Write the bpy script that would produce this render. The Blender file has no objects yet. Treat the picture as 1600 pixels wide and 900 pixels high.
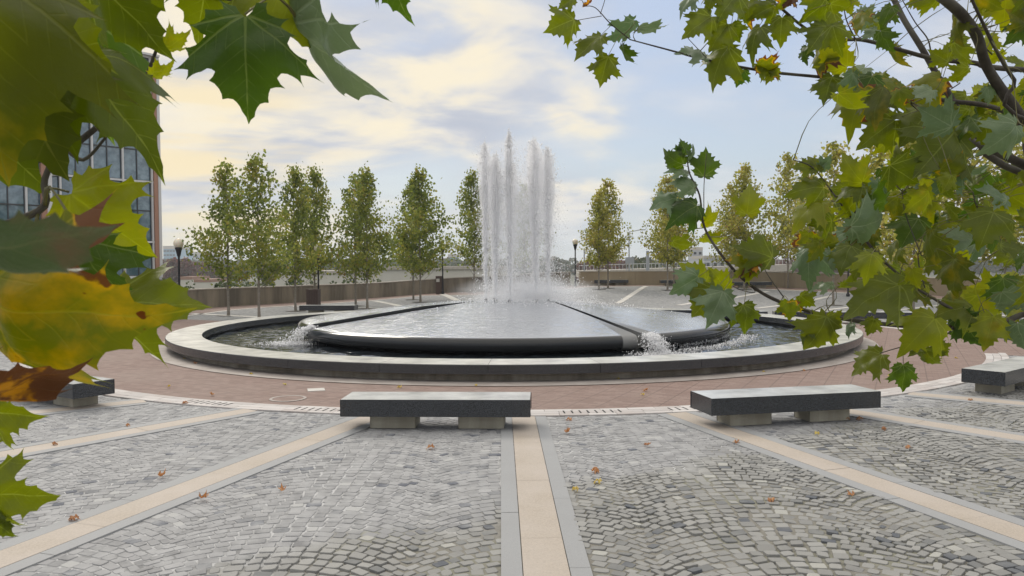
import bpy, bmesh, math, random
import numpy as np
from mathutils import Vector, Matrix, noise as mnoise
from mathutils.geometry import delaunay_2d_cdt
random.seed(7); RNG = np.random.default_rng(7)
C = bpy.context.scene.collection
PI = math.pi
# ------------------------------------------------------------------ camera
FP, CH = 1200.0, 2.2
PITCH = math.atan(36/1200); ROLL = math.radians(0.34)
FW = np.array([0, math.cos(PITCH), -math.sin(PITCH)]); RT = np.array([1., 0, 0]); UPV = np.cross(RT, FW)
R_ = RT*math.cos(ROLL)-UPV*math.sin(ROLL); U_ = UPV*math.cos(ROLL)+RT*math.sin(ROLL)
def sstep(a, b, x):
    t = np.clip((x-a)/(b-a), 0, 1); return t*t*(3-2*t)
def zt(x, y): return 0.62*sstep(40, 57, y)*sstep(-11, 2, x)
def ray(px, py): return FW+R_*(px-800)/FP-U_*(py-450)/FP
def atD(px, py, D):
    d = ray(px, py); t = D/d[1]; return Vector((d[0]*t, D, CH+d[2]*t))
def gp(px, py):
    d = ray(px, py); prev = 2.0
    for k in range(1, 3000):
        t = 2.0+k*0.05
        if CH+d[2]*t < zt(d[0]*t, d[1]*t): break
    x, y = d[0]*t, d[1]*t
    return Vector((x, y, float(zt(x, y))))
cam = bpy.data.cameras.new('camera'); co = bpy.data.objects.new('camera', cam); C.objects.link(co)
co.matrix_world = Matrix(((R_[0], U_[0], -FW[0], 0), (R_[1], U_[1], -FW[1], 0), (R_[2], U_[2], -FW[2], CH), (0, 0, 0, 1)))
cam.sensor_width = 36; cam.lens = 36*FP/1600; cam.clip_end = 9000; cam.clip_start = 0.02
cam.dof.use_dof = True; cam.dof.focus_distance = 12; cam.dof.aperture_fstop = 32
sc = bpy.context.scene; sc.camera = co
sc.render.resolution_x = 1024; sc.render.resolution_y = 576
sc.view_settings.view_transform = 'Standard'; sc.view_settings.look = 'None'; sc.view_settings.gamma = 1
sc.view_settings.exposure = 0.0
sc.render.engine = 'CYCLES'
cy = sc.cycles; cy.max_bounces = 16; cy.diffuse_bounces = 12; cy.glossy_bounces = 4; cy.transmission_bounces = 8; cy.transparent_max_bounces = 24; cy.volume_bounces = 8
# ------------------------------------------------------------------ node helpers
class NT:
    def __init__(s, nt): s.nt = nt; s.n = nt.nodes; s.l = nt.links
    def node(s, t, **kw):
        n = s.n.new(t)
        for k, v in kw.items():
            if k.startswith('_'): setattr(n, k[1:], v)
        return n
    def put(s, sock, v):
        if v is None: return
        if hasattr(v, 'links') or hasattr(v, 'is_output'): s.l.new(v, sock)
        elif isinstance(v, (tuple, list)):
            try: sock.default_value = v
            except Exception: sock.default_value = tuple(v)+(1,)
        else: sock.default_value = v
    def math(s, op, a, b=None, c=None, clamp=False):
        n = s.n.new('ShaderNodeMath'); n.operation = op; n.use_clamp = clamp
        s.put(n.inputs[0], a); s.put(n.inputs[1], b); s.put(n.inputs[2], c); return n.outputs[0]
    def vmath(s, op, a, b=None, scale=None):
        n = s.n.new('ShaderNodeVectorMath'); n.operation = op
        s.put(n.inputs[0], a); s.put(n.inputs[1], b)
        if scale is not None: s.put(n.inputs['Scale'], scale)
        return n.outputs['Value'] if op in ('DOT_PRODUCT', 'LENGTH', 'DISTANCE') else n.outputs[0]
    def noise(s, vec, scale, detail=4, rough=.55, dist=0, out='Fac'):
        n = s.n.new('ShaderNodeTexNoise'); s.put(n.inputs['Vector'], vec)
        n.inputs['Scale'].default_value = scale; n.inputs['Detail'].default_value = detail
        n.inputs['Roughness'].default_value = rough; n.inputs['Distortion'].default_value = dist
        return n.outputs[out]
    def ramp(s, f, stops, interp='LINEAR'):
        n = s.n.new('ShaderNodeValToRGB'); s.put(n.inputs[0], f); n.color_ramp.interpolation = interp
        e = n.color_ramp.elements
        while len(e) < len(stops): e.new(.5)
        for i, (p, c) in enumerate(stops):
            e[i].position = p; e[i].color = (c, c, c, 1) if isinstance(c, (int, float)) else tuple(c)+(1,)
        return n.outputs[0]
    def mix(s, f, a, b, typ='MIX'):
        n = s.n.new('ShaderNodeMix'); n.data_type = 'RGBA'; n.blend_type = typ
        s.put(n.inputs[0], f)
        for k, v in ((6, a), (7, b)):
            if isinstance(v, (int, float)): v = (v, v, v, 1)
            elif isinstance(v, tuple) and len(v) == 3: v = v+(1,)
            s.put(n.inputs[k], v)
        return n.outputs[2]
    def attr(s, name, out='Fac'):
        n = s.n.new('ShaderNodeAttribute'); n.attribute_name = name; return n.outputs[out]
    def smooth(s, x, a, b):
        n = s.n.new('ShaderNodeMapRange'); n.interpolation_type = 'SMOOTHSTEP'
        s.put(n.inputs['Value'], x); n.inputs['From Min'].default_value = a; n.inputs['From Max'].default_value = b
        return n.outputs[0]
    def bump(s, h, strength=.3, dist=.01, normal=None):
        n = s.n.new('ShaderNodeBump'); s.put(n.inputs['Height'], h)
        n.inputs['Strength'].default_value = strength; n.inputs['Distance'].default_value = dist
        s.put(n.inputs['Normal'], normal); return n.outputs[0]
def c3(c): return (c[0], c[1], c[2], 1) if not isinstance(c, (int, float)) else (c, c, c, 1)
def mat(name, color=(.5, .5, .5), rough=.6, fn=None, **kw):
    m = bpy.data.materials.new(name); m.use_nodes = True; t = NT(m.node_tree)
    b = t.n['Principled BSDF']; b.inputs['Base Color'].default_value = c3(color); b.inputs['Roughness'].default_value = rough
    for k, v in kw.items(): b.inputs[k.replace('_', ' ')].default_value = v
    if fn: fn(t, b)
    return m
def geo(t): return t.node('ShaderNodeNewGeometry').outputs['Position']
def objc(t): return t.node('ShaderNodeTexCoord').outputs['Object']
# ------------------------------------------------------------------ mesh helpers
def mesh_obj(name, verts, faces, m=None, parent=None, smooth=False, matidx=None):
    me = bpy.data.meshes.new(name)
    verts = np.asarray(verts, dtype=np.float32).reshape(-1, 3)
    me.from_pydata(verts.tolist() if len(verts) < 200000 else verts.tolist(), [], faces)
    if m is not None:
        for q in (m if isinstance(m, (list, tuple)) else [m]): me.materials.append(q)
    if matidx is not None: me.polygons.foreach_set('material_index', matidx)
    if smooth: me.polygons.foreach_set('use_smooth', [True]*len(me.polygons))
    me.update()
    o = bpy.data.objects.new(name, me); C.objects.link(o)
    if parent: o.parent = parent
    return o
class MB:
    def __init__(s): s.v = []; s.f = []; s.mi = []
    def add(s, vs, fs, mi=0):
        o = len(s.v); s.v += [tuple(map(float, v)) for v in vs]; s.f += [tuple(i+o for i in f) for f in fs]; s.mi += [mi]*len(fs)
    def box(s, cx, cy, cz, sx, sy, sz, rz=0, mi=0, bev=0):
        # cz = centre
        vs = []; c, n = math.cos(rz), math.sin(rz)
        if bev <= 0:
            for z in (-.5, .5):
                for x, y in ((-.5, -.5), (.5, -.5), (.5, .5), (-.5, .5)):
                    X, Y = x*sx, y*sy; vs.append((cx+c*X-n*Y, cy+n*X+c*Y, cz+z*sz))
            s.add(vs, [(3, 2, 1, 0), (4, 5, 6, 7), (0, 1, 5, 4), (1, 2, 6, 5), (2, 3, 7, 6), (3, 0, 4, 7)], mi); return
        rings = [(-.5*sz, bev), (-.5*sz+bev, 0), (.5*sz-bev, 0), (.5*sz, bev)]
        for z, b in rings:
            for x, y in ((-1, -1), (1, -1), (1, 1), (-1, 1)):
                hx, hy = sx/2-b, sy/2-b; k = bev*(1 if b == 0 else 0)
                pts = ((x*(hx-(k if (x*y > 0) else 0)), y*(hy-(k if (x*y < 0) else 0))), (x*(hx-(k if (x*y < 0) else 0)), y*(hy-(k if (x*y > 0) else 0))))
                for X, Y in pts: vs.append((cx+c*X-n*Y, cy+n*X+c*Y, cz+z))
        fs = [tuple(range(7, -1, -1)), tuple(range(24, 32))]
        for r in range(3):
            for k in range(8): fs.append((r*8+k, r*8+(k+1) % 8, r*8+8+(k+1) % 8, r*8+8+k))
        s.add(vs, fs, mi)
    def tube(s, pts, rad, n=8, cap=True, mi=0):
        pts = [Vector(p) for p in pts]
        if isinstance(rad, (int, float)): rad = [rad]*len(pts)
        vs = []; fs = []; u = None
        for i, p in enumerate(pts):
            d = (pts[min(i+1, len(pts)-1)]-pts[max(i-1, 0)]).normalized()
            if u is None: u = d.orthogonal().normalized()
            u = (u-d*u.dot(d)).normalized(); w = d.cross(u)
            for k in range(n):
                a = 2*PI*k/n; vs.append(p+u*(rad[i]*math.cos(a))+w*(rad[i]*math.sin(a)))
        for i in range(len(pts)-1):
            for k in range(n): fs.append((i*n+k, i*n+(k+1) % n, (i+1)*n+(k+1) % n, (i+1)*n+k))
        if cap: fs.append(tuple(range(n-1, -1, -1))); fs.append(tuple((len(pts)-1)*n+k for k in range(n)))
        s.add(vs, fs, mi)
    def lathe(s, prof, n=24, c=(0, 0, 0), mi=0, closed=False):
        vs = []; fs = []
        for r, z in prof:
            for k in range(n): a = 2*PI*k/n; vs.append((c[0]+r*math.cos(a), c[1]+r*math.sin(a), c[2]+z))
        m = len(prof)
        for i in range(m if closed else m-1):
            j = (i+1) % m
            for k in range(n): fs.append((i*n+k, i*n+(k+1) % n, j*n+(k+1) % n, j*n+k))
        s.add(vs, fs, mi)
    def build(s, name, m, parent=None, smooth=False): return mesh_obj(name, s.v, s.f, m, parent, smooth, s.mi)
def empty(name, loc=(0, 0, 0), rz=0):
    o = bpy.data.objects.new(name, None); C.objects.link(o); o.location = loc; o.rotation_euler = (0, 0, rz)
    o.empty_display_size = .2; return o
def tag(o, label=None, cat=None, group=None, kind=None):
    if label: o['label'] = label
    if cat: o['category'] = cat
    if group: o['group'] = group
    if kind: o['kind'] = kind
    return o
def catmull(P, n=6):
    P = [Vector(p) for p in P]; out = []
    for i in range(len(P)-1):
        a, b, c, d = P[max(i-1, 0)], P[i], P[i+1], P[min(i+2, len(P)-1)]
        for k in range(n):
            t = k/n; out.append(.5*((2*b)+(c-a)*t+(2*a-5*b+4*c-d)*t*t+(3*b-a-3*c+d)*t**3))
    out.append(P[-1]); return out
FC = Vector((0.05, 24.3, 0))                       # fountain centre
def pol(r, a, z=None):                            # a in degrees, 0 towards the camera, + to the right
    a = math.radians(a); x = FC.x+r*math.sin(a); y = FC.y-r*math.cos(a)
    return Vector((x, y, zt(x, y) if z is None else z))
# ------------------------------------------------------------------ materials
def speck(dark, light, scale=160, amt=.5, bumpk=.05, topsheen=None):
    def fn(t, b):
        p = objc(t); n = t.noise(p, scale, 2, .7); n2 = t.noise(p, 3, 4)
        c = t.mix(t.ramp(n, [(.42, 0.), (.62, 1.)]), dark, light)
        c = t.mix(t.math('MULTIPLY', n2, .35), c, tuple(x*.75 for x in dark))
        if topsheen:  # sky reflection painted as a pale colour on upward faces
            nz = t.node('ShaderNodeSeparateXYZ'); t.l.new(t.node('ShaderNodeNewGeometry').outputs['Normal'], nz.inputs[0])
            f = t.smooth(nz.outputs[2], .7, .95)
            c = t.mix(t.math('MULTIPLY', f, t.ramp(t.noise(p, 2.2, 5), [(.3, .55), (.7, 1.)])), c, topsheen)
        t.put(b.inputs['Base Color'], c); t.put(b.inputs['Normal'], t.bump(n, bumpk, .003))
    return fn
M = {}
M['granite_dark'] = mat('dark_granite', fn=speck((.009, .011, .014), (.055, .063, .075), 90, topsheen=(.58, .585, .575)), rough=.25, IOR=1.6)
M['granite_side'] = mat('dark_granite_basin', fn=speck((.02, .022, .025), (.065, .07, .078), 110, topsheen=(.66, .65, .60)), rough=.27, IOR=1.6)
def f_conc(base, stain, sc_=1.5, amt=.7, strk=True):
    def fn(t, b):
        p = objc(t); m = t.node('ShaderNodeMapping'); t.l.new(p, m.inputs[0]); m.inputs['Scale'].default_value = (1, 1, .18)
        n = t.noise(m.outputs[0] if strk else p, sc_, 6, .62, .4); n2 = t.noise(p, 40, 3)
        c = t.mix(t.math('MULTIPLY', t.ramp(n, [(.36, 1.), (.66, 0.)]), amt), base, stain)
        c = t.mix(t.math('MULTIPLY', n2, .3), c, tuple(x*.7 for x in base))
        t.put(b.inputs['Base Color'], c); t.put(b.inputs['Normal'], t.bump(n2, .2, .01))
    return fn
M['concrete_wall'] = mat('stained_concrete', fn=f_conc((.30, .26, .20), (.085, .075, .06), 1.1, .9), rough=.85)
M['concrete_tan'] = mat('tan_concrete', fn=f_conc((.42, .35, .25), (.25, .2, .14), .8, .6), rough=.85)
M['cap'] = mat('wall_cap_concrete', fn=f_conc((.52, .48, .42), (.33, .3, .26), 3, .6, False), rough=.8)
M['plinth'] = mat('plinth_concrete', fn=f_conc((.40, .36, .29), (.10, .08, .06), 2.2, .85), rough=.85)
M['foot'] = mat('bench_foot_limestone', fn=f_conc((.42, .39, .31), (.22, .2, .15), 3, .7), rough=.85)
M['apron'] = mat('apron_concrete', fn=f_conc((.42, .38, .35), (.27, .23, .2), 2.5, .7, False), rough=.8)
def f_tan(t, b):
    p = geo(t); n = t.noise(p, 55, 4, .8); n2 = t.noise(p, 1.7, 5)
    c = t.mix(n, (.20, .172, .145), (.56, .485, .40)); c = t.mix(t.ramp(n2, [(.35, 0.), (.75, .55)]), c, (.47, .42, .38))
    t.put(b.inputs['Base Color'], c); t.put(b.inputs['Normal'], t.bump(n, .25, .004))
M['tan'] = mat('pink_granite_strip', fn=f_tan, rough=.75)
def f_grey(t, b):
    p = geo(t); n = t.noise(p, 110, 3, .7); n2 = t.noise(p, 1.2, 5)
    c = t.mix(n, (.22, .225, .23), (.37, .375, .38)); c = t.mix(t.ramp(n2, [(.3, 0.), (.8, .5)]), c, (.25, .25, .25))
    t.put(b.inputs['Base Color'], c); t.put(b.inputs['Normal'], t.bump(n, .25, .004))
M['grey'] = mat('grey_granite_strip', fn=f_grey, rough=.75)
M['kerb'] = mat('pale_kerb', fn=f_conc((.60, .58, .54), (.4, .38, .35), 2, .6, False), rough=.8)
def f_brick(t, b):
    p = geo(t); mp = t.node('ShaderNodeMapping'); t.l.new(p, mp.inputs[0]); mp.inputs['Rotation'].default_value = (0, 0, math.radians(27))
    br = t.node('ShaderNodeTexBrick'); t.l.new(mp.outputs[0], br.inputs[0])
    br.offset = .5; br.squash = 1
    for k, v in (('Scale', 1.), ('Mortar Size', .0045), ('Mortar Smooth', .3), ('Bias', 0), ('Brick Width', .21), ('Row Height', .105)): br.inputs[k].default_value = v
    br.inputs['Color1'].default_value = c3((.19, .122, .10)); br.inputs['Color2'].default_value = c3((.265, .185, .158)); br.inputs['Mortar'].default_value = c3((.14, .10, .085))
    # larger setting grid
    b2 = t.node('ShaderNodeTexBrick'); t.l.new(mp.outputs[0], b2.inputs[0]); b2.offset = 0
    for k, v in (('Scale', 1.), ('Mortar Size', .012), ('Mortar Smooth', .5), ('Bias', 0), ('Brick Width', .42), ('Row Height', .42)): b2.inputs[k].default_value = v
    b2.inputs['Color1'].default_value = c3(1); b2.inputs['Color2'].default_value = c3(1); b2.inputs['Mortar'].default_value = c3(.62)
    n = t.noise(p, .55, 5); n2 = t.noise(p, 70, 3)
    c = t.mix(1., br.outputs[0], b2.outputs[0], 'MULTIPLY')
    c = t.mix(t.ramp(n, [(.35, 0.), (.8, .55)]), c, (.26, .205, .175)); c = t.mix(t.math('MULTIPLY', n2, .35), c, (.18, .13, .11))
    t.put(b.inputs['Base Color'], c); t.put(b.inputs['Normal'], t.bump(t.math('SUBTRACT', n2, t.math('MULTIPLY', b2.outputs['Fac'], 2.)), .4, .006))
M['brick'] = mat('red_brick_paving', fn=f_brick, rough=.85)
def f_paver(t, b):
    p = geo(t); n = t.noise(p, 1.6, 3); n2 = t.noise(p, 60, 3)
    c = t.mix(t.attr('rnd'), (.40, .36, .34), (.55, .52, .50)); c = t.mix(t.ramp(n, [(.4, 0.), (.7, .5)]), c, (.42, .42, .42))
    t.put(b.inputs['Base Color'], c); t.put(b.inputs['Normal'], t.bump(n2, .2, .004))
M['paver'] = mat('pale_paver_band', fn=f_paver, rough=.8)
def f_mask(t, p):
    s = t.node('ShaderNodeSeparateXYZ'); t.l.new(p, s.inputs[0])
    v = t.math('ADD', t.math('SUBTRACT', 7.0, s.outputs[1]), t.math('MULTIPLY', s.outputs[0], .75))
    v = t.math('ADD', v, t.math('MULTIPLY', t.math('SUBTRACT', t.noise(p, .9, 4), .5), 3.0))
    return t.smooth(v, -.5, .5), s
def pyn(x, y): return (mnoise.fractal(Vector((x*.9, y*.9, 3.3)), 1.0, 2.0, 4))
def pmask(x, y):
    v = 7.0-y+.75*x+pyn(x, y)*.8; return float(sstep(-.5, .5, v))
def f_plaza(t, b):
    p = geo(t); mask, s = f_mask(t, p)
    n = t.noise(p, 45, 4, .7); n2 = t.noise(p, 2.5, 5)
    white = t.mix(t.ramp(t.noise(p, 6, 4, .7), [(.38, 0.), (.6, 1.)]), (.19, .19, .19), (.44, .44, .44))
    sand = t.mix(n, (.09, .085, .07), (.28, .265, .23)); sand = t.mix(t.ramp(t.noise(p, 1.3, 5), [(.45, 0.), (.7, .35)]), sand, (.22, .24, .13))
    mort = t.mix(mask, white, sand)
    v = t.node('ShaderNodeTexVoronoi'); v.feature = 'DISTANCE_TO_EDGE'; v.inputs['Scale'].default_value = 8; t.l.new(p, v.inputs['Vector'])
    vc = t.node('ShaderNodeTexVoronoi'); vc.inputs['Scale'].default_value = 8; t.l.new(p, vc.inputs['Vector'])
    st = t.mix(vc.outputs['Color'], (.15, .155, .16), (.34, .34, .345))
    far = t.mix(t.smooth(v.outputs[0], .03, .09), t.mix(n2, (.12, .12, .11), (.36, .36, .35)), st)
    f = t.smooth(s.outputs[1], 19.3, 19.6)
    t.put(b.inputs['Base Color'], t.mix(f, mort, far))
    t.put(b.inputs['Normal'], t.bump(t.math('ADD', t.math('MULTIPLY', n, .4), t.math('MULTIPLY', f, t.smooth(v.outputs[0], 0, .12))), .5, .012))
M['plaza'] = mat('plaza_bedding', fn=f_plaza, rough=.9)
def f_stone(t, b):
    p = geo(t); n = t.noise(p, 75, 4, .7); n2 = t.noise(p, 5, 4)
    c = t.attr('col', 'Color'); c = t.mix(t.math('MULTIPLY', n, .55), c, t.mix(.5, c, (.1, .1, .1)))
    mask, s = f_mask(t, p)
    dust = t.math('MULTIPLY', t.ramp(n2, [(.38, 0.), (.68, .62)]), t.math('SUBTRACT', 1., t.math('MULTIPLY', mask, .6)))
    c = t.mix(dust, c, t.mix(mask, (.40, .40, .40), (.31, .305, .275)))
    t.put(b.inputs['Base Color'], c); t.put(b.inputs['Normal'], t.bump(n, .5, .006))
M['stone'] = mat('cobble_granite', fn=f_stone, rough=.8)
M['black'] = mat('black_void', (.01, .01, .01), .9)
M['metal_black'] = mat('black_painted_metal', (.015, .016, .02), .4)
M['metal_grey'] = mat('grey_metal', (.35, .36, .37), .45, Metallic=.6)
M['globe'] = mat('frosted_globe', (.78, .72, .58), .35, Subsurface_Weight=.3)
def f_bark(t, b):
    p = objc(t); n = t.noise(p, 14, 5, .6); c = t.mix(n, (.10, .085, .065), (.36, .32, .27))
    t.put(b.inputs['Base Color'], c); t.put(b.inputs['Normal'], t.bump(n, .5, .02))
M['bark'] = mat('plane_bark', fn=f_bark, rough=.85)
def f_barkd(t, b):
    p = objc(t); n = t.noise(p, 60, 5, .6); n2 = t.noise(p, 6, 3)
    c = t.mix(n, (.02, .017, .015), (.085, .07, .055)); c = t.mix(t.ramp(n2, [(.5, 0.), (.7, .6)]), c, (.16, .15, .12))
    t.put(b.inputs['Base Color'], c); t.put(b.inputs['Normal'], t.bump(n, .6, .004))
M['bark_dark'] = mat('dark_branch_bark', fn=f_barkd, rough=.8)
M['petiole'] = mat('leaf_petiole', (.13, .12, .04), .6)
def leafmat(name, ca, cb, vein, blot=None, blot_amt=(.55, .75), edge=None, edge_w=.05, trans=.55, rough=.42, vs=.7, spots=False):
    m = bpy.data.materials.new(name); m.use_nodes = True; t = NT(m.node_tree); b = t.n['Principled BSDF']
    q = t.attr('lp', 'Vector'); rnd = t.attr('rnd')
    oi = t.node('ShaderNodeObjectInfo').outputs['Random']
    off = t.node('ShaderNodeCombineXYZ'); t.put(off.inputs[0], t.math('MULTIPLY', t.math('ADD', oi, rnd), 37.)); 
    qq = t.vmath('ADD', q, off.outputs[0])
    r2 = t.math('FRACT', t.math('ADD', t.math('MULTIPLY', oi, 3.7), rnd))
    c = t.mix(r2, ca, cb)
    c = t.mix(t.ramp(t.noise(qq, 2.2, 5), [(.3, 0.), (.75, .45)]), c, tuple(x*.6 for x in ca))
    c = t.mix(t.math('MULTIPLY', t.noise(qq, 26, 4, .7), .22), c, tuple(x*.5 for x in ca))
    if blot: c = t.mix(t.ramp(t.noise(qq, 1.5, 5, .6), [(blot_amt[0], 0.), (blot_amt[1], 1.)]), c, blot)
    sx_ = t.node('ShaderNodeSeparateXYZ'); t.l.new(q, sx_.inputs[0]); ax = t.math('ABSOLUTE', sx_.outputs[0]); ay = sx_.outputs[1]
    ax = t.math('ADD', ax, t.math('MULTIPLY', t.math('SUBTRACT', t.noise(q, 5, 2), .5), .03))
    best = None
    for (dx_, dy_) in ((0., 1.), (.812, .584), (.970, .243)):
        al = t.math('ADD', t.math('MULTIPLY', ax, dx_), t.math('MULTIPLY', ay, dy_)); pr = t.math('ABSOLUTE', t.math('SUBTRACT', t.math('MULTIPLY', ax, dy_), t.math('MULTIPLY', ay, dx_)))
        if best is None: best = (al, pr)
        else:
            m_ = t.math('LESS_THAN', pr, best[1]); im = t.math('SUBTRACT', 1., m_)
            best = (t.math('ADD', t.math('MULTIPLY', al, m_), t.math('MULTIPLY', best[0], im)), t.math('MINIMUM', pr, best[1]))
    al, pr = best
    v1 = t.math('DIVIDE', pr, t.math('MAXIMUM', t.math('SUBTRACT', .017, t.math('MULTIPLY', al, .012)), .003)); v1 = t.smooth(v1, 1.3, .4)
    fr = t.math('ABSOLUTE', t.math('SUBTRACT', t.math('FRACT', t.math('SUBTRACT', t.math('MULTIPLY', al, 7.), t.math('MULTIPLY', pr, 6.))), .5)); v2 = t.math('MULTIPLY', t.smooth(fr, .07, .01), t.math('MULTIPLY', t.smooth(t.noise(q, 3, 2), .35, .6), .55))
    v = t.math('MULTIPLY', t.math('MAXIMUM', v1, v2), t.math('GREATER_THAN', al, 0.)); c = t.mix(t.math('MULTIPLY', v, vs), c, vein)
    e = t.attr('edge')
    if edge:
        ee = t.math('ADD', e, t.math('MULTIPLY', t.math('SUBTRACT', t.noise(qq, 5, 4), .5), .22))
        ee = t.math('ADD', ee, t.math('MULTIPLY', t.smooth(t.noise(qq, 1.1, 2), .42, .56), .5)); yl = t.smooth(ee, edge_w*2.2, edge_w*.9); c = t.mix(yl, c, blot or edge)
        br = t.smooth(ee, edge_w*1.1, edge_w*.6); c = t.mix(br, c, edge)
    if spots:
        c = t.mix(t.ramp(t.noise(qq, 7, 2), [(.70, 0.), (.73, 1.)]), c, (.10, .03, .005))
    t.put(b.inputs['Base Color'], c); b.inputs['Roughness'].default_value = rough
    nb = t.bump(t.math('ADD', t.math('MULTIPLY', v, -1.), t.math('MULTIPLY', t.noise(qq, 18, 3), .5)), .35, .004); t.put(b.inputs['Normal'], nb)
    tr = t.node('ShaderNodeBsdfTranslucent'); hs = t.node('ShaderNodeHueSaturation'); t.put(hs.inputs['Color'], c)
    hs.inputs['Saturation'].default_value = 1.15; hs.inputs['Value'].default_value = 1.9; t.l.new(hs.outputs[0], tr.inputs[0])
    mx = t.node('ShaderNodeMixShader'); mx.inputs[0].default_value = trans
    t.l.new(b.outputs[0], mx.inputs[1]); t.l.new(tr.outputs[0], mx.inputs[2]); t.l.new(mx.outputs[0], t.n['Material Output'].inputs[0])
    return m
M['leaf_green'] = leafmat('leaf_green', (.085, .115, .008), (.14, .16, .010), (.19, .22, .05), (.17, .17, .012), (.6, .85))
M['leaf_deep'] = leafmat('leaf_deep_green', (.045, .085, .014), (.07, .11, .014), (.13, .17, .05), rough=.36)
M['leaf_sheen'] = leafmat('leaf_sky_sheen', (.10, .16, .07), (.15, .20, .10), (.2, .25, .14), trans=.25, rough=.36)  # sky sheen of upper leaf faces put into a paler base colour
M['leaf_light'] = leafmat('leaf_yellow_green', (.18, .21, .010), (.24, .25, .012), (.24, .26, .04), (.28, .22, .01), (.55, .8))
M['leaf_olive'] = leafmat('leaf_olive', (.07, .09, .008), (.10, .11, .008), (.13, .14, .03), (.26, .19, .008), (.52, .8))
M['leaf_turn'] = leafmat('leaf_turning', (.12, .15, .01), (.17, .18, .01), (.22, .24, .04), (.42, .25, .008), (.58, .74), edge=(.12, .05, .022), edge_w=.055, spots=True, vs=.3)
M['leaf_gold'] = leafmat('leaf_gold', (.15, .17, .01), (.17, .17, .01), (.28, .25, .03), (.48, .29, .008), (.48, .68), edge=(.13, .055, .022), edge_w=.06, spots=True, vs=.6)
M['leaf_grey'] = leafmat('leaf_grey', (.04, .065, .028), (.05, .075, .03), (.09, .10, .05), (.10, .06, .04), (.5, .7), trans=.25)
M['leaf_brown'] = leafmat('leaf_brown', (.09, .038, .018), (.13, .055, .025), (.16, .08, .03), (.35, .16, .01), (.55, .6))
M['leaf_dry'] = leafmat('leaf_fallen', (.36, .16, .07), (.55, .27, .12), (.4, .25, .12), (.6, .38, .2), (.5, .7), trans=.2, rough=.7)
M['leaf_yel'] = leafmat('leaf_fallen_yellow', (.55, .45, .12), (.6, .42, .08), (.5, .4, .2), trans=.2, rough=.7)
def crownmat(name, cols):
    m = bpy.data.materials.new(name); m.use_nodes = True; t = NT(m.node_tree); b = t.n['Principled BSDF']
    c = t.ramp(t.attr('rnd'), [(i/(len(cols)-1), x) for i, x in enumerate(cols)])
    t.put(b.inputs['Base Color'], c); b.inputs['Roughness'].default_value = .5
    tr = t.node('ShaderNodeBsdfTranslucent'); hs = t.node('ShaderNodeHueSaturation'); t.put(hs.inputs['Color'], c); hs.inputs['Value'].default_value = 1.7; t.l.new(hs.outputs[0], tr.inputs[0])
    mx = t.node('ShaderNodeMixShader'); mx.inputs[0].default_value = .45
    t.l.new(b.outputs[0], mx.inputs[1]); t.l.new(tr.outputs[0], mx.inputs[2]); t.l.new(mx.outputs[0], t.n['Material Output'].inputs[0]); return m
M['crownA'] = crownmat('crown_green', [(.08, .11, .025), (.14, .18, .03), (.21, .24, .04), (.30, .29, .05), (.22, .16, .04)])
M['crownB'] = crownmat('crown_olive', [(.11, .13, .025), (.22, .23, .035), (.32, .31, .05), (.40, .35, .07), (.30, .2, .07)])
# ------------------------------------------------------------------ world
SUN_EL, SUN_AZ = math.radians(38), math.radians(-32)      # azimuth from +Y, negative = left
w = bpy.data.worlds.new('World'); sc.world = w; w.use_nodes = True; t = NT(w.node_tree)
bg = t.n['Background']; bg.inputs[1].default_value = .1
sky = t.node('ShaderNodeTexSky'); sky.sky_type = 'NISHITA'; sky.sun_disc = False; sky.sun_elevation = SUN_EL; sky.sun_rotation = SUN_AZ
sky.air_density = 1.2; sky.dust_density = 2.5
dirv = t.node('ShaderNodeTexCoord').outputs['Generated']; s = t.node('ShaderNodeSeparateXYZ'); t.l.new(dirv, s.inputs[0])
zz = t.math('ADD', t.math('MAXIMUM', s.outputs[2], 0.), .34)
cv = t.node('ShaderNodeCombineXYZ'); t.put(cv.inputs[0], t.math('DIVIDE', s.outputs[0], zz)); t.put(cv.inputs[1], t.math('DIVIDE', s.outputs[1], zz))
mp = t.node('ShaderNodeMapping'); t.l.new(cv.outputs[0], mp.inputs[0]); mp.inputs['Rotation'].default_value = (0, 0, math.radians(-38)); mp.inputs['Scale'].default_value = (1.0, 1.5, 1)
mp.inputs['Location'].default_value = (2.9, .95, 0)
n1 = t.noise(mp.outputs[0], 1.5, 4, .45, .5); n2 = t.noise(mp.outputs[0], 3.6, 6, .5, .3)
cl = t.math('ADD', t.math('MULTIPLY', n1, .68), t.math('MULTIPLY', n2, .32))
def dmask(px, py, p0, p1):
    d = ray(px, py); d = d/np.linalg.norm(d)
    return t.smooth(t.vmath('DOT_PRODUCT', dirv, tuple(d)), math.cos(math.radians(p0)), math.cos(math.radians(p1)))
bluem = dmask(1130, 170, 15, 3); blue3 = dmask(590, -20, 9, 1); warm1 = dmask(450, 120, 17, 1); warm2 = dmask(300, 280, 13, 2); blue2 = dmask(610, 330, 9, 1); warm3 = dmask(770, 130, 12, 2); warm4 = dmask(960, 262, 7, 1)
cover = t.math('SUBTRACT', t.math('ADD', cl, .11), t.math('MULTIPLY', bluem, .15)); cover = t.math('ADD', cover, t.math('MULTIPLY', warm1, .10)); cover = t.math('SUBTRACT', cover, t.math('MULTIPLY', t.math('ADD', blue2, blue3), .13))
cover = t.smooth(cover, .38, .66)
shade = t.smooth(t.math('ADD', t.math('MULTIPLY', n2, .6), t.math('MULTIPLY', n1, .4)), .36, .64)
ccol = t.mix(shade, (5.1, 5.5, 6.4), (8.1, 8.05, 8.1))
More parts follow.
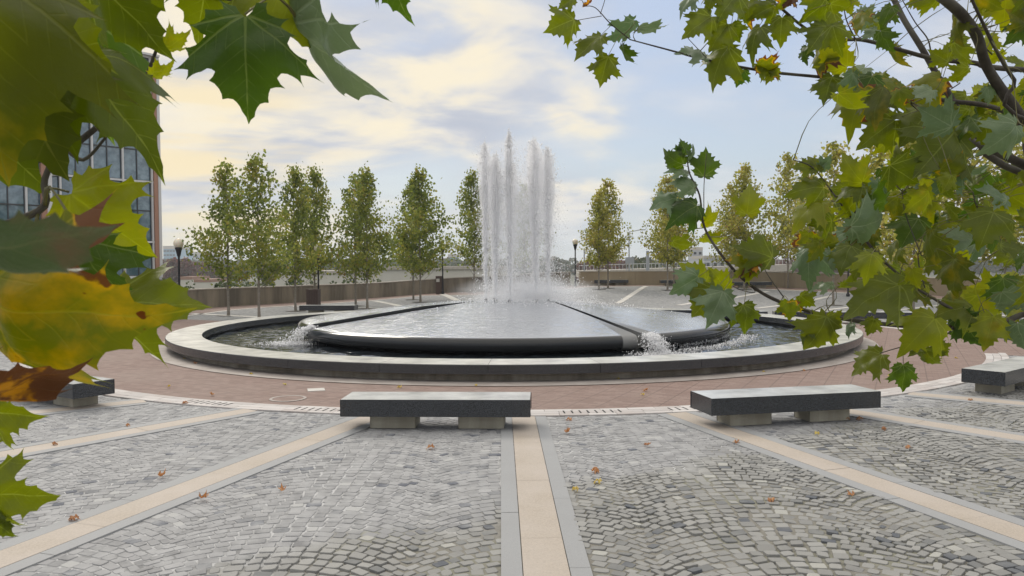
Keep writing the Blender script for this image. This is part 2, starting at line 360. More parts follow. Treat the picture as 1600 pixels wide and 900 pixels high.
wf = t.math('MULTIPLY', t.math('ADD', warm1, t.math('ADD', t.math('MULTIPLY', warm3, .75), t.math('MULTIPLY', warm4, .6))), t.smooth(t.math('ADD', cl, t.math('MULTIPLY', warm1, .05)), .42, .58), clamp=True)
ccol = t.mix(t.math('MULTIPLY', t.math('MULTIPLY', wf, t.smooth(n2, .36, .62)), .9), ccol, (9.9, 8.9, 6.8))
bnd = t.noise(mp.outputs[0], 2.1, 4, .5); mb_ = t.node('ShaderNodeMapping'); t.l.new(dirv, mb_.inputs[0]); mb_.inputs['Scale'].default_value = (1.4, 1.4, 13)
low = t.math('MULTIPLY', warm2, t.smooth(t.noise(mb_.outputs[0], 1.6, 4), .42, .58)); ccol = t.mix(t.math('MULTIPLY', low, .95), ccol, (9.7, 8.3, 5.6)); cover = t.math('MAXIMUM', cover, low)
bcol = t.mix(t.smooth(s.outputs[2], 0, .3), (6.0, 7.0, 7.5), (5.0, 6.1, 8.2))
bcol = t.mix(.8, t.vmath('SCALE', sky.outputs[0], None, 1.2), bcol)
col = t.mix(cover, bcol, ccol)
hz = t.smooth(s.outputs[2], .10, .0); col = t.mix(t.math('MULTIPLY', hz, .55), col, (7.0, 7.5, 7.5))
zen = t.smooth(s.outputs[2], .38, .8); col = t.mix(zen, col, (14.0, 13.5, 12.7))
t.l.new(col, bg.inputs[0])
sun = bpy.data.lights.new('sun', 'SUN'); sun.energy = 1.5; sun.angle = math.radians(18); sun.color = (1, .93, .82)
so = bpy.data.objects.new('sun', sun); C.objects.link(so)
sd = Vector((math.cos(SUN_EL)*math.sin(SUN_AZ), math.cos(SUN_EL)*math.cos(SUN_AZ), math.sin(SUN_EL)))
so.rotation_euler = sd.to_track_quat('Z', 'Y').to_euler(); so.location = (0, 0, 40)
# ------------------------------------------------------------------ ground outside, plaza
Lw = [Vector((-17.2, 22, 0)), Vector((-17.8, 30, 0)), Vector((-17.3, 36, 0))]+[gp(*q) for q in ((310, 482), (440, 474), (560, 467), (640, 461), (700, 457), (790, 454))]
Rw = [gp(*q) for q in ((906, 446.5), (1010, 445.5), (1100, 446), (1190, 448), (1300, 452), (1380, 456), (1450, 461), (1540, 467), (1640, 476))]
Lw.append(Vector((Rw[0].x-.6, Rw[0].y+1.2, 0)))
print('LW', [tuple(round(c, 1) for c in p) for p in Lw]); print('RW', [tuple(round(c, 1) for c in p) for p in Rw])
outline = [p.xy for p in catmull(Lw, 4)]+[p.xy for p in catmull(Rw, 4)]+[Vector((34, 22)), Vector((34, -25)), Vector((-34, -25)), Vector((-34, 14))]
def sheet(name, m, outl, step, dz, holes=(), kind='structure', zf=zt):
    pts = [Vector(p) for p in outl]; n0 = len(pts)
    xs = [p.x for p in pts]; ys = [p.y for p in pts]
    y = min(ys)+step/2
    while y < max(ys):
        x = min(xs)+step/2
        while x < max(xs): pts.append(Vector((x, y))); x += step
        y += step
    r = delaunay_2d_cdt(pts, [], [list(range(n0))], 1, 1e-4)
    v, f = r[0], r[2]
    vs = [(p.x, p.y, float(zf(p.x, p.y))+dz) for p in v]
    fs = []
    for q in f:
        a, b, c = [v[i] for i in q[:3]]
        fs.append(tuple(q) if (b-a).cross(c-a) > 0 else tuple(reversed(q)))
    o = mesh_obj(name, vs, fs, m); tag(o, kind=kind); return o
sheet('plaza', M['plaza'], outline, 2.0, -.0125)
def f_grass(t, b):
    p = geo(t); n = t.noise(p, .02, 6, .6); n2 = t.noise(p, .3, 5)
    c = t.mix(t.ramp(n, [(.35, 0.), (.65, 1.)]), (.06, .075, .03), (.16, .15, .12)); c = t.mix(t.math('MULTIPLY', n2, .4), c, (.05, .05, .035))
    t.put(b.inputs['Base Color'], c)
M['land'] = mat('distant_land', fn=f_grass, rough=.9)
g = 7000; mesh_obj('ground', [(-g, -g, -7), (g, -g, -7), (g, g, -7), (-g, g, -7)], [(0, 1, 2, 3)], M['land'])['kind'] = 'structure'
def ringmesh(name, r0, r1, a0, a1, dz, m, thick=0, n=None, nr=1):
    n = n or max(2, int(abs(a1-a0)/2)); vs = []; fs = []
    for i in range(n+1):
        a = a0+(a1-a0)*i/n
        for j in range(nr+1):
            p = pol(r0+(r1-r0)*j/nr, a); vs.append((p.x, p.y, p.z+dz))
    for i in range(n):
        for j in range(nr):
            k = i*(nr+1)+j; fs.append((k, k+1, k+nr+2, k+nr+1))
    return mesh_obj(name, vs, fs, m)
tag(ringmesh('brick_ring', 10.3, 12.78, -180, 180, .000, M['brick'], n=180), kind='structure')
tag(ringmesh('brick_path', 12.7, 26, -120, -88, -.004, M['brick'], n=20, nr=4), kind='structure')
tag(ringmesh('brick_path', 12.7, 30, 62, 92, -.004, M['brick'], n=20, nr=4), kind='structure')
tag(ringmesh('apron', 9.6, 10.46, -180, 180, .012, M['apron'], n=180), kind='structure')
# paver band of single stones
def paver_band(name, r0, r1, rows, ln, dz, th=.01, skip=()):
    v = []; f = []; rnd = []
    for j in range(rows):
        ra = r0+(r1-r0)*j/rows; rb = r0+(r1-r0)*(j+1)/rows
        n = int(2*PI*ra/ln)
        for i in range(n):
            a0 = -180+360*(i+.5*(j % 2))/n; a1 = a0+360/n; am = (a0+a1)/2
            if any(lo < (am+180) % 360-180 < hi for lo, hi in skip): continue
            g = .004; ga = math.degrees(g/ra)
            q = [pol(ra+g, a0+ga), pol(rb-g, a0+ga), pol(rb-g, a1-ga), pol(ra+g, a1-ga)]
            b = len(v); h = dz+random.uniform(-.0015, .0015)
            v += [(p.x, p.y, p.z+h) for p in q]+[(p.x, p.y, p.z+h-.02) for p in q]
            f += [(b, b+1, b+2, b+3)][::1]+[(b+4, b+5, b+1, b), (b+5, b+6, b+2, b+1), (b+6, b+7, b+3, b+2), (b+7, b+4, b, b+3)]
            rnd += [random.random()]*8
    f = [tuple(reversed(q)) if k % 5 == 0 else q for k, q in enumerate(f)]
    o = mesh_obj(name, v, f, M['paver']); a = o.data.attributes.new('rnd', 'FLOAT', 'POINT'); a.data.foreach_set('value', rnd); return tag(o, kind='structure')
paver_band('paver_band', 12.74, 13.2, 3, .42, .010, skip=((-119, -89), (63, 91)))
# radial bands: (angle at r=13.2, angle at r=19)
bands = [(.45, .55), (-9.0, -11.6), (-17.9, -23.0), (-27.5, -34.5), (10.3, 12.45), (20.0, 24.6), (30.0, 36.0), (40.5, 47)]
def bandline(a0, a1, r):
    k = (a1-a0)/5.8; return pol(r, a0+k*(r-13.2))
BL = []
def strip(mb, P, off0, off1, dz, mi):
    vs = []; fs = []
    for i, p in enumerate(P):
        d = (P[min(i+1, len(P)-1)]-P[max(i-1, 0)]); d.z = 0; d.normalize(); nrm = Vector((d.y, -d.x, 0))
        for o_ in (off0, off1):
            q = p+nrm*o_; z = float(zt(q.x, q.y)); vs += [(q.x, q.y, z+dz), (q.x, q.y, z-.03)]
    for i in range(len(P)-1):
        a = i*4; b = a+4; fs += [(a, a+2, b+2, b), (a+1, a, b, b+1), (a+2, a+3, b+3, b+2)]
    mb.add(vs, fs, mi)
def make_band(P):
    mb = MB(); 
    # slabs with hairline joints
    i = 0; L = 0; seg = []
    tot = (P[-1]-P[0]).length; n = max(1, int(tot/1.55)); d = (P[-1]-P[0])
    for k in range(n):
        for (a, b_, mi, sh) in ((-.165, .165, 0, 0), (-.325, -.172, 1, .37), (.172, .325, 1, .61)):
            t0 = min(1, max(0, (k+sh)/n)); t1 = min(1, (k+1+sh)/n)-.004/tot
            if k == 0: t0 = 0
            if t1-t0 < 1e-3: continue
            q = [P[0]+d*(t0+(t1-t0)*j/3) for j in range(4)]
            strip(mb, q, a, b_, .004+random.uniform(-.0012, .0012), mi)
    o = mb.build('paving_band', [M['tan'], M['grey']]); tag(o, kind='structure')
for a0, a1 in bands:
    P0, P1 = bandline(a0, a1, 13.22), bandline(a0, a1, 21.5); BL.append((P0.xy, P1.xy)); make_band([P0, P1])
# pale kerbs and radial bands on the far side
def kerb(P, w=.26, dz=.006, name='kerb_band'):
    mb = MB(); strip(mb, P, -w/2, w/2, dz, 0); o = mb.build(name, M['kerb']); tag(o, kind='structure')
def off_poly(P, d):
    out = []
    for i, p in enumerate(P):
        e = P[min(i+1, len(P)-1)]-P[max(i-1, 0)]; e.z = 0; e.normalize(); out.append(p+Vector((e.y, -e.x, 0))*d)
    return out
LC, RC = catmull(Lw, 6), catmull(Rw, 6)
def walk(P, w0, w1):
    A, B = off_poly(P, w0), off_poly(P, w1); vs = []; fs = []
    for a, b in zip(A, B):
        for q in (a, (a+b)/2, b): vs.append((q.x, q.y, float(zt(q.x, q.y))-.002))
    for i in range(len(A)-1):
        for j in range(2): k = i*3+j; fs.append((k, k+3, k+4, k+1))
    tag(mesh_obj('brick_walk', vs, fs, M['brick']), kind='structure')
walk(LC, 0, 2.7); walk(RC, 0, 2.2)
kerb(off_poly(LC, 2.8)); kerb(off_poly(RC, 2.3))
for px0, py0, px1, py1 in ((470, 499, 300, 490), (700, 484, 455, 478.5), (585, 470, 640, 481), (690, 459, 715, 470), (1010, 447, 965, 474), (1130, 462, 1060, 477), (1200, 455, 1120, 470), (1300, 462, 1180, 482), (1400, 470, 1260, 488), (1475, 476, 1340, 492), (1420, 500, 1600, 492)):
    A, B = gp(px0, py0), gp(px1, py1); kerb([A.lerp(B, k/8) for k in range(9)], .42 if px0 < 1000 else .34)
# ------------------------------------------------------------------ cobblestones (real stones near the camera)
def cobbles():
    V = []; Fs = []; col = []; W = 1.9; Rr = 1.22; s_ = .114
    def dband(x, y):
        for a, b in BL:
            d = b-a; L = d.length; u = ((x-a.x)*d.x+(y-a.y)*d.y)/L
            if -.3 < u < L and abs((x-a.x)*d.y-(y-a.y)*d.x)/L < .318: return True
        return False
    ncol = 40
    for ci in range(-ncol//2, ncol//2):
        cx = ci*W+.15; half = W/2; amax = math.asin(half/Rr)
        k = 0
        while True:
            yc = 3.4+k*s_; k += 1
            if yc > 20.2: break
            L = 2*amax*Rr; n = int(round(L/.118)); jit = random.uniform(-.3, .3)
            edges = [-amax+2*amax*(i)/n for i in range(n+1)]
            edges = [edges[0]]+[e+random.uniform(-.016, .016) for e in edges[1:-1]]+[edges[-1]]
            for i in range(n):
                a0, a1 = edges[i], edges[i+1]; am = (a0+a1)/2
                x = cx+Rr*math.sin(am); y = yc+Rr*math.cos(am)-Rr
                wx_ = mnoise.noise(Vector((x*.6, y*.6, 1.7)))*.12; wy_ = mnoise.noise(Vector((x*.6, y*.6, 8.7)))*.12+random.gauss(0, .006); x += wx_; y += wy_
                if abs(x) > .78*y+1.6 or y < 3.4 or y > 19.6: continue
                if math.hypot(x-FC.x, y-FC.y) < 13.24: continue
                if dband(x, y): continue
                m = pmask(x, y)
                hh = s_*math.cos(am)*.5; g_ = .003+.0045*m+random.uniform(0, .004); ex = float(sstep(-.25, .3, mnoise.fractal(Vector((x*1.3, y*1.3, 4)), 1., 2., 3))); hw = (a1-a0)*Rr/2
                ar = am+random.gauss(0, .07); tx, ty = math.cos(ar), -math.sin(ar); nx, ny = math.sin(ar), math.cos(ar)
                top = -.0098+random.gauss(0, .0012)+.0026*(1-m)+m*(.002+.013*ex)+m*.002*random.random()
                tlx, tly = random.gauss(0, .012+.04*m), random.gauss(0, .012+.05*m)
                o = len(V); pts = []
                cc = random.uniform(.006, .016)
                for (sx, sy, e) in ((-1, -1, 0), (-1, -1, 1), (1, -1, 0), (1, -1, 1), (1, 1, 0), (1, 1, 1), (-1, 1, 0), (-1, 1, 1)):
                    # corner cut
                    first = e == 0
                    ux = sx*(hw-g_); uy = sy*(hh-g_)
                    if sx*sy > 0: ux, uy = (ux, uy-sy*cc) if first else (ux-sx*cc, uy)
                    else: ux, uy = (ux-sx*cc, uy) if first else (ux, uy-sy*cc)
                    ux += random.uniform(-.004, .004); uy += random.uniform(-.004, .004)
                    pts.append((ux, uy))
                for f_, zo in ((.94, 0), (1.0, -.003)):
                    for ux, uy in pts:
                        X = x+f_*(ux*tx+uy*nx); Y = y+f_*(ux*ty+uy*ny); V.append((X, Y, top+zo+tlx*ux+tly*uy))
                for ux, uy in pts: V.append((x+1.03*(ux*tx+uy*nx), y+1.03*(ux*ty+uy*ny), -.02))
                Fs.append(tuple(o+7-j if False else o+j for j in range(8)))
                for r in (0, 8):
                    for j in range(8): Fs.append((o+r+8+j, o+r+8+(j+1) % 8, o+r+(j+1) % 8, o+r+j))
                q = random.random()
                if q < .035: c = (.085, .095, .12)
                elif q < .09: c = (.16, .165, .175)
                elif q < .09: c = (.40, .33, .28)
                elif q < .11: c = (.40, .40, .39)
                else: h = random.gauss(.262, .032); c = (h, h*1.0, h*1.0+.004)
                if m > .5: c = (c[0]*1.0, c[1]*.99, c[2]*.93)
                col += [c]*24
    o = mesh_obj('cobblestones', V, Fs, M['stone'])
    a = o.data.attributes.new('col', 'FLOAT_COLOR', 'POINT'); a.data.foreach_set('color', np.array([(c[0], c[1], c[2], 1) for c in col], dtype=np.float32).ravel())
    print('cobbles', len(V)//24); tag(o, kind='stuff', cat='cobbles', label='grey granite cobblestones laid in arcs between the radial granite bands')
cobbles()
# ------------------------------------------------------------------ fountain
fo = empty('fountain', FC); tag(fo, 'round granite fountain with a low wet stone cone inside a raised rim', 'fountain')
def part(mb, name, m, smooth=False):
    o = mb.build(name, m, None, smooth); o.parent = fo; return o
zr = .348
mb = MB(); NS = 30
for i in range(NS):                                  # rim slabs with open joints
    a0 = 2*PI*i/NS+.055; a1 = a0+2*PI/NS-.0007; n = 8; ri, ro = 9.16, 10.08; z0, z1 = zr-.18, zr; bv = .012
    prof = [(ri, z0), (ri, z1-bv), (ri+bv, z1), (ro-bv, z1), (ro, z1-bv), (ro, z0)]
    vs = []; fs = []; m = len(prof)
    for k in range(n+1):
        a = a0+(a1-a0)*k/n
        for r, z in prof: vs.append((r*math.cos(a), r*math.sin(a), z))
    for k in range(n):
        for j in range(m): fs.append((k*m+j, k*m+(j+1) % m, (k+1)*m+(j+1) % m, (k+1)*m+j))
    fs += [tuple(range(m-1, -1, -1)), tuple(n*m+j for j in range(m))]
    fs = [tuple(reversed(f)) for f in fs]
    mb.add(vs, fs)
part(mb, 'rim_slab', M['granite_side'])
mb = MB(); mb.lathe([(9.3, -.3), (9.82, -.3), (9.82, .06), (9.80, zr-.181), (9.3, zr-.181)], 120, closed=True); part(mb, 'plinth', M['plinth'])
mb = MB(); mb.lathe([(9.29, zr-.182), (9.29, -.3), (.5, -.3)], 96); part(mb, 'basin', mat('basin_lining', (.015, .016, .018), .5))
def f_tab(t, b):
    p = geo(t); mp = t.node('ShaderNodeMapping'); t.l.new(p, mp.inputs[0]); mp.inputs['Scale'].default_value = (1., 2.6, 1)
    n = t.noise(mp.outputs[0], 2.2, 5, .6, 1.2); n2 = t.noise(mp.outputs[0], 14, 4, .6, .5); n3 = t.noise(p, .5, 3)
    s = t.node('ShaderNodeSeparateXYZ'); t.l.new(p, s.inputs[0])
    c = t.mix(t.noise(p, 60, 2), (.010, .011, .012), (.03, .032, .034))
    dl = Vector((2.33, -6.25)).normalized(); E0 = (FC.x+.95, FC.y-.05)
    qx = t.math('SUBTRACT', s.outputs[0], E0[0]); qy = t.math('SUBTRACT', s.outputs[1], E0[1])
    al = t.math('ADD', t.math('MULTIPLY', qx, dl.x), t.math('MULTIPLY', qy, dl.y)); pr = t.math('ABSOLUTE', t.math('SUBTRACT', t.math('MULTIPLY', qx, dl.y), t.math('MULTIPLY', qy, dl.x)))
    dry = t.math('MULTIPLY', t.smooth(al, 3.2, 6.2), t.smooth(t.math('SUBTRACT', pr, t.math('MULTIPLY', t.math('SUBTRACT', al, 3.), .17)), .05, 0.))
    r_ = t.vmath('DISTANCE', p, (FC.x, FC.y, .8)); nz_ = t.node('ShaderNodeSeparateXYZ'); t.l.new(t.node('ShaderNodeNewGeometry').outputs['True Normal'], nz_.inputs[0]); film = t.math('MULTIPLY', t.math('MULTIPLY', t.smooth(nz_.outputs[2], .8, .95), t.math('MULTIPLY', t.smooth(r_, 6.52, 6.40), t.math('SUBTRACT', 1., dry))), .66)
    t.put(b.inputs['Metallic'], film); c = t.mix(film, c, (.80, .83, .88))
    c = t.mix(dry, c, (.20, .20, .195)); t.put(b.inputs['Roughness'], t.math('ADD', .11, t.math('MULTIPLY', dry, .5))); t.put(b.inputs['Base Color'], c)
    h = t.math('ADD', t.math('MULTIPLY', t.ramp(n, [(.40, 0.), (.5, 1.), (.6, 0.)]), .35), t.math('MULTIPLY', n2, .07)); h = t.math('MULTIPLY', t.math('ADD', h, t.math('MULTIPLY', n3, 1.2)), film)
    t.put(b.inputs['Normal'], t.bump(h, .5, .045))
M['table'] = mat('wet_black_granite', fn=f_tab, rough=.12, IOR=1.42)
M['water'] = None
# cone: lathe, cut by slots
RD = 6.62
prof = [(.001, -.3), (6.1, -.3), (6.12, .10), (6.3, .155)]
for k in range(0, 9):
    a = -PI/2+PI*k/8*.97; prof.append((RD-.175+.175*math.cos(a), .325+.172*math.sin(a)))
def zc(r): return .50+(1.07-.50)*max(0, min(1, (6.44-r)/(6.44-1.45)))
for r in (6.2, 5.6, 5, 4.4, 3.8, 3.2, 2.6, 2.0, 1.6): prof.append((r, zc(r)))
prof += [(1.4, 1.068), (1.2, 1.072), (.6, 1.074), (.001, 1.075)]
mb = MB(); mb.lathe(prof, 144); n = 144
bm = bmesh.new(); tm = bpy.data.meshes.new('tmp'); tm.from_pydata(mb.v, [], mb.f); bm.from_mesh(tm)
bmesh.ops.remove_doubles(bm, verts=bm.verts, dist=.004); bmesh.ops.recalc_face_normals(bm, faces=bm.faces); bm.to_mesh(tm); bm.free()
tm.materials.append(M['table'])
tbl = bpy.data.objects.new('stone_cone', tm); C.objects.link(tbl)
cut = MB()
slots = [((.95, -.05), (3.28, -6.3)), ((-1.2, -.35), (-5.75, -3.35)), ((-.9, .9), (-4.4, 5.3)), ((1.0, .9), (5.6, 3.9))]
for (x0, y0), (x1, y1) in slots:
    d = Vector((x1-x0, y1-y0, 0)); L = d.length; d.normalize(); nn = Vector((-d.y, d.x, 0)); A = Vector((x0, y0, 0)); sec = []
    vs = []
    for u, wd in ((0, .05), (L*.55, .085), (L*.86, .11), (L*.97, .19), (L+.9, .34)):
        for sg in (-1, 1):
            for z in (.02, 1.6): q = A+d*u+nn*wd*sg; vs.append((q.x, q.y, z))
    fs = []
    for i in range(4):
        a = i*4; b = a+4; fs += [(a, b, b+1, a+1), (a+2, a+3, b+3, b+2), (a+1, b+1, b+3, a+3), (a, a+2, b+2, b)]
    fs += [(0, 1, 3, 2), (16, 18, 19, 17)]; cut.add(vs, fs)
cu = cut.build('cutter', M['black']); bm = bmesh.new(); bm.from_mesh(cu.data); bmesh.ops.recalc_face_normals(bm, faces=bm.faces); bm.to_mesh(cu.data); bm.free()
md = tbl.modifiers.new('b', 'BOOLEAN'); md.operation = 'DIFFERENCE'; md.object = cu; md.solver = 'EXACT'
dg = bpy.context.evaluated_depsgraph_get(); nm = bpy.data.meshes.new_from_object(tbl.evaluated_get(dg))
tbl.modifiers.clear(); tbl.data = nm; bpy.data.objects.remove(cu)
nm.polygons.foreach_set('use_smooth', [abs(p.normal.z) > .02 and (p.normal.z > 0 or p.center.z > .1) for p in nm.polygons])
for v_ in nm.vertices:
    x_, y_ = v_.co.x, v_.co.y; r_ = math.hypot(x_, y_); d_ = Vector((-4.55, -3.0)).normalized(); sd_ = (x_+1.2)*d_.y-(y_+.35)*d_.x
    if x_ < -1.1 and sd_ > 0 and y_ < 5*abs(x_) and v_.co.z > .1: v_.co.z += .085*float(sstep(1.3, 3.2, r_))*float(sstep(7, 2, y_+0*x_))
try: nm.set_sharp_from_angle(angle=math.radians(32))
except Exception as e: print(e)
tbl.parent = fo
# dry granite noses beside the slot ends
def f_dry(t, b):
    p = objc(t); t.put(b.inputs['Base Color'], t.mix(t.noise(p, 60, 3), (.13, .13, .13), (.22, .215, .21)))
# nozzles
jets = []
for k, (ang, top, rr, base) in enumerate(((180, 4.95, .36, .88), (139, 4.6, .38, .82), (96, 4.4, .36, .80), (262, 5.15, .24, .86), (42, 5.15, .42, .92), (318, 4.9, .42, .95), (2, 4.8, .40, 1.1), (222, 4.5, .36, .75))):
    a = math.radians(ang); x = base*math.cos(a); y = base*math.sin(a)
    mb = MB(); mb.lathe([(.05, 1.06), (.05, 1.13), (.035, 1.14), (.03, 1.10)], 12, (x, y, 0)); part(mb, 'nozzle', M['metal_black'])
    jets.append((FC.x+x, FC.y+y, top, rr))
# basin water
def f_water(t, b):
    p = geo(t); n = t.noise(p, 1.3, 3, .55, .8); n2 = t.noise(p, 4, 4, .6, .8); n3 = t.noise(p, 14, 2)
    h = t.math('ADD', t.math('ADD', n, t.math('MULTIPLY', n2, .45)), t.math('MULTIPLY', n3, .08)); t.put(b.inputs['Normal'], t.bump(h, .5, .05))
M['water'] = mat('basin_water', (.012, .016, .02), .03, fn=f_water, IOR=1.6)
na, nrr = 1100, 56; A_, R2 = np.meshgrid(np.arange(na)*2*PI/na, np.linspace(9.285, 5.95, nrr), indexing='ij')
X_ = FC.x+R2*np.cos(A_); Y_ = FC.y+R2*np.sin(A_); Z_ = np.array([mnoise.noise(Vector((x*1.7, y*1.7, 0)))*.030+mnoise.noise(Vector((x*4.5, y*4.5, 5)))*.020+mnoise.noise(Vector((x*10, y*10, 9)))*.008 for x, y in zip(X_.ravel(), Y_.ravel())])+.10
V_ = np.stack([X_.ravel(), Y_.ravel(), Z_], 1); I_ = np.arange(na*nrr).reshape(na, nrr); J_ = np.roll(I_, -1, 0)
F_ = np.stack([I_[:, :-1], I_[:, 1:], J_[:, 1:], J_[:, :-1]], 2).reshape(-1, 4)[:, ::-1]
def fast_mesh(name, V, Fc, m, parent=None):
    me = bpy.data.meshes.new(name); me.vertices.add(len(V)); me.vertices.foreach_set('co', np.ascontiguousarray(V, dtype=np.float32).ravel())
    k = Fc.shape[1]; me.loops.add(Fc.size); me.loops.foreach_set('vertex_index', np.ascontiguousarray(Fc, dtype=np.int32).ravel())
    me.polygons.add(len(Fc)); me.polygons.foreach_set('loop_start', np.arange(len(Fc), dtype=np.int32)*k)
    me.update(calc_edges=True); me.materials.append(m); o = bpy.data.objects.new(name, me); C.objects.link(o)
    if parent: o.parent = parent
    return o
o = fast_mesh('water', V_, F_, M['water']); o.data.polygons.foreach_set('use_smooth', [True]*len(o.data.polygons)); tag(o, kind='structure')
# ------------------------------------------------------------------ water jets
def f_drop(name, tint, alpha):
    m = bpy.data.materials.new(name); m.use_nodes = True; t = NT(m.node_tree); t.n.remove(t.n['Principled BSDF'])
    d = t.node('ShaderNodeBsdfDiffuse'); d.inputs[0].default_value = c3(tint); tr = t.node('ShaderNodeBsdfTranslucent'); tr.inputs[0].default_value = c3(tint)
    m1 = t.node('ShaderNodeMixShader'); m1.inputs[0].default_value = .5; t.l.new(d.outputs[0], m1.inputs[1]); t.l.new(tr.outputs[0], m1.inputs[2])
    gl = t.node('ShaderNodeBsdfGlossy'); gl.inputs['Roughness'].default_value = .3; m2 = t.node('ShaderNodeMixShader'); m2.inputs[0].default_value = .05; t.l.new(m1.outputs[0], m2.inputs[1]); t.l.new(gl.outputs[0], m2.inputs[2])
    tp = t.node('ShaderNodeBsdfTransparent'); m3 = t.node('ShaderNodeMixShader'); m3.inputs[0].default_value = alpha; t.l.new(tp.outputs[0], m3.inputs[1]); t.l.new(m2.outputs[0], m3.inputs[2])
    t.l.new(m3.outputs[0], t.n['Material Output'].inputs[0]); return m
M['drop'] = f_drop('water_droplets', (.995, .995, 1), 1.)
M['jetcore'] = f_drop('aerated_water', (.98, .985, 1), 1.)
M['mistjet'] = None
OCT = np.array([(1, 0, 0), (-1, 0, 0), (0, 1, 0), (0, -1, 0), (0, 0, 1), (0, 0, -1)], dtype=float)
OF = np.array([(0, 2, 4), (2, 1, 4), (1, 3, 4), (3, 0, 4), (2, 0, 5), (1, 2, 5), (3, 1, 5), (0, 3, 5)])
def drops(P, S, stretch=1.6):
    n = len(P); an = RNG.uniform(0, PI, n)
    sh = np.stack([S*RNG.uniform(.7, 1.2, n), S*RNG.uniform(.7, 1.2, n), S*RNG.uniform(1, stretch, n)], 1)
    b = OCT[None]*sh[:, None, :]; c, s_ = np.cos(an)[:, None], np.sin(an)[:, None]
    x = b[..., 0]*c+b[..., 2]*s_*.35-b[..., 1]*s_; y = b[..., 0]*s_+b[..., 1]*c
    V = np.stack([x, y, b[..., 2]], 2)+P[:, None, :]
    Fc = OF[None]+(np.arange(n)*6)[:, None, None]
    return V.reshape(-1, 3), Fc.reshape(-1, 3)
JL = ['leftmost tall white water jet, its narrow column at the left edge of the plume', 'water jet second from the left, a broad ragged column of falling foam', 'short water jet at the middle rear of the ring of jets', 'tall thin water jet in the middle, the plume ending in a narrow wisp', 'tallest broad water jet right of the middle, with a domed top', 'water jet at the front right, just right of the tallest plume', 'rightmost water jet, edge of the plume where drops blow off', 'short water jet left of the middle wisp, at the front of the ring']
for k, (x, y, H, rr) in enumerate(jets):
    root = empty('water_jet', (x, y, 1.1)); tag(root, JL[k], 'water jet', 'vertical water jets in the fountain centre')
    # solid lower column
    mb = MB(); pts = []; rad = []
    nz = 46
    for i in range(nz):
        u = i/(nz-1); z = u*H*.9; wob = .03*u
        pts.append((mnoise.noise(Vector((k*7.1, z*.9, 0)))*wob*2, mnoise.noise(Vector((k*3.3, 5, z*.9)))*wob*2, z)); rad.append((.022+.055*u)*(1+.5*mnoise.noise(Vector((k, z*4, 9)))))
    mb.tube(pts, rad, 9); col_ = mb.build('jet_column', M['jetcore'], root, True)
    if M['mistjet'] is None:
        mv = bpy.data.materials.new('jet_mist'); mv.use_nodes = True; t = NT(mv.node_tree); t.n.remove(t.n['Principled BSDF']); v = t.node('ShaderNodeVolumePrincipled'); v.inputs['Color'].default_value = c3((.99, .99, 1)); v.inputs['Anisotropy'].default_value = .35
        p_ = geo(t); mq = t.node('ShaderNodeMapping'); t.l.new(p_, mq.inputs[0]); mq.inputs['Scale'].default_value = (1, 1, .3)
        t.put(v.inputs['Density'], t.math('MULTIPLY', t.ramp(t.noise(mq.outputs[0], 7, 4, .6), [(.40, 0.), (.62, 1.)]), 6.5)); t.l.new(v.outputs[0], t.n['Material Output'].inputs['Volume']); M['mistjet'] = mv
    mb = MB(); mb.lathe([(.002, .5)]+[(max(.03, rr*.8*(.16+.84*f_**1.3)*(1-.8*max(0, (f_-.86)/.14)**1.5))*(1+.25*mnoise.noise(Vector((k*3, f_*9, 2)))), f_*H) for f_ in np.linspace(.12, .99, 26)]+[(.002, H)], 12); mb.build('plume_mist', M['mistjet'], root, True)
    n = 11500; u = RNG.beta(1.4, 1.0, n)*H
    # plume widening towards the top with ragged streaks
    f_ = u/H; wd = rr*(.16+.84*f_**1.3)*(1-.75*np.clip((f_-.88)/.12, 0, 1)**2)
    a = RNG.uniform(0, 2*PI, n); q = np.abs(RNG.normal(0, .5, n)); 
    strk = 1+.45*np.sin(a*3+k)+.25*np.sin(u*5+k*2+a)
    P = np.stack([np.cos(a)*q*wd*strk+.05*f_*math.sin(k), np.sin(a)*q*wd*strk, u*(1-.10*np.abs(np.sin(a*2.5+k))*(f_>.7)*RNG.uniform(0, 1, n))+RNG.exponential(.045, n)*(f_>.9)], 1)
    keep = RNG.uniform(0, 1, n) > .25*(np.sin(u*9+a*2)+1)*.5
    S = RNG.gamma(2.0, .0028, n)+.003
    P, S = P[keep], S[keep]
    V, F_ = drops(P, S, 3.0); fast_mesh('plume', V, F_, M['drop'], root)
# falling spray drifting to the right, plus skirt
n = 46000; jx = np.array([j[0] for j in jets]); jy = np.array([j[1] for j in jets]); idx = RNG.integers(0, 8, n)
u = RNG.uniform(0, 1, n)**.8; zf = 1.1+(1-u**1.6)*5.0; fall = (6.1-zf)/5.0
P = np.stack([jx[idx]+RNG.normal(0, .17, n)+RNG.exponential(.36, n)*fall**1.1*np.where(RNG.random(n) < .8, 1, -.35), jy[idx]+RNG.normal(0, .3, n)*(.4+fall), zf], 1)
keep = (P[:, 2] < RNG.uniform(4.7, 6.2, n)-.7*np.abs(P[:, 0]-FC.x-.3)); P = P[keep]
V, F_ = drops(P, RNG.gamma(1.7, .0026, len(P))+.003, 2.0); o = fast_mesh('spray', V, F_, M['drop'])
tag(o, 'cloud of white droplets blown off the jets to the right', 'spray', kind='stuff')
n = 12000; r = np.abs(RNG.normal(0, 1, n)); a = RNG.uniform(0, 2*PI, n); x = FC.x+.35+np.cos(a)*r*1.15+RNG.exponential(.35, n); y = FC.y+np.sin(a)*r*1.0; z = 1.08+RNG.exponential(.07, n)+RNG.exponential(.22, n)*(r < 1)
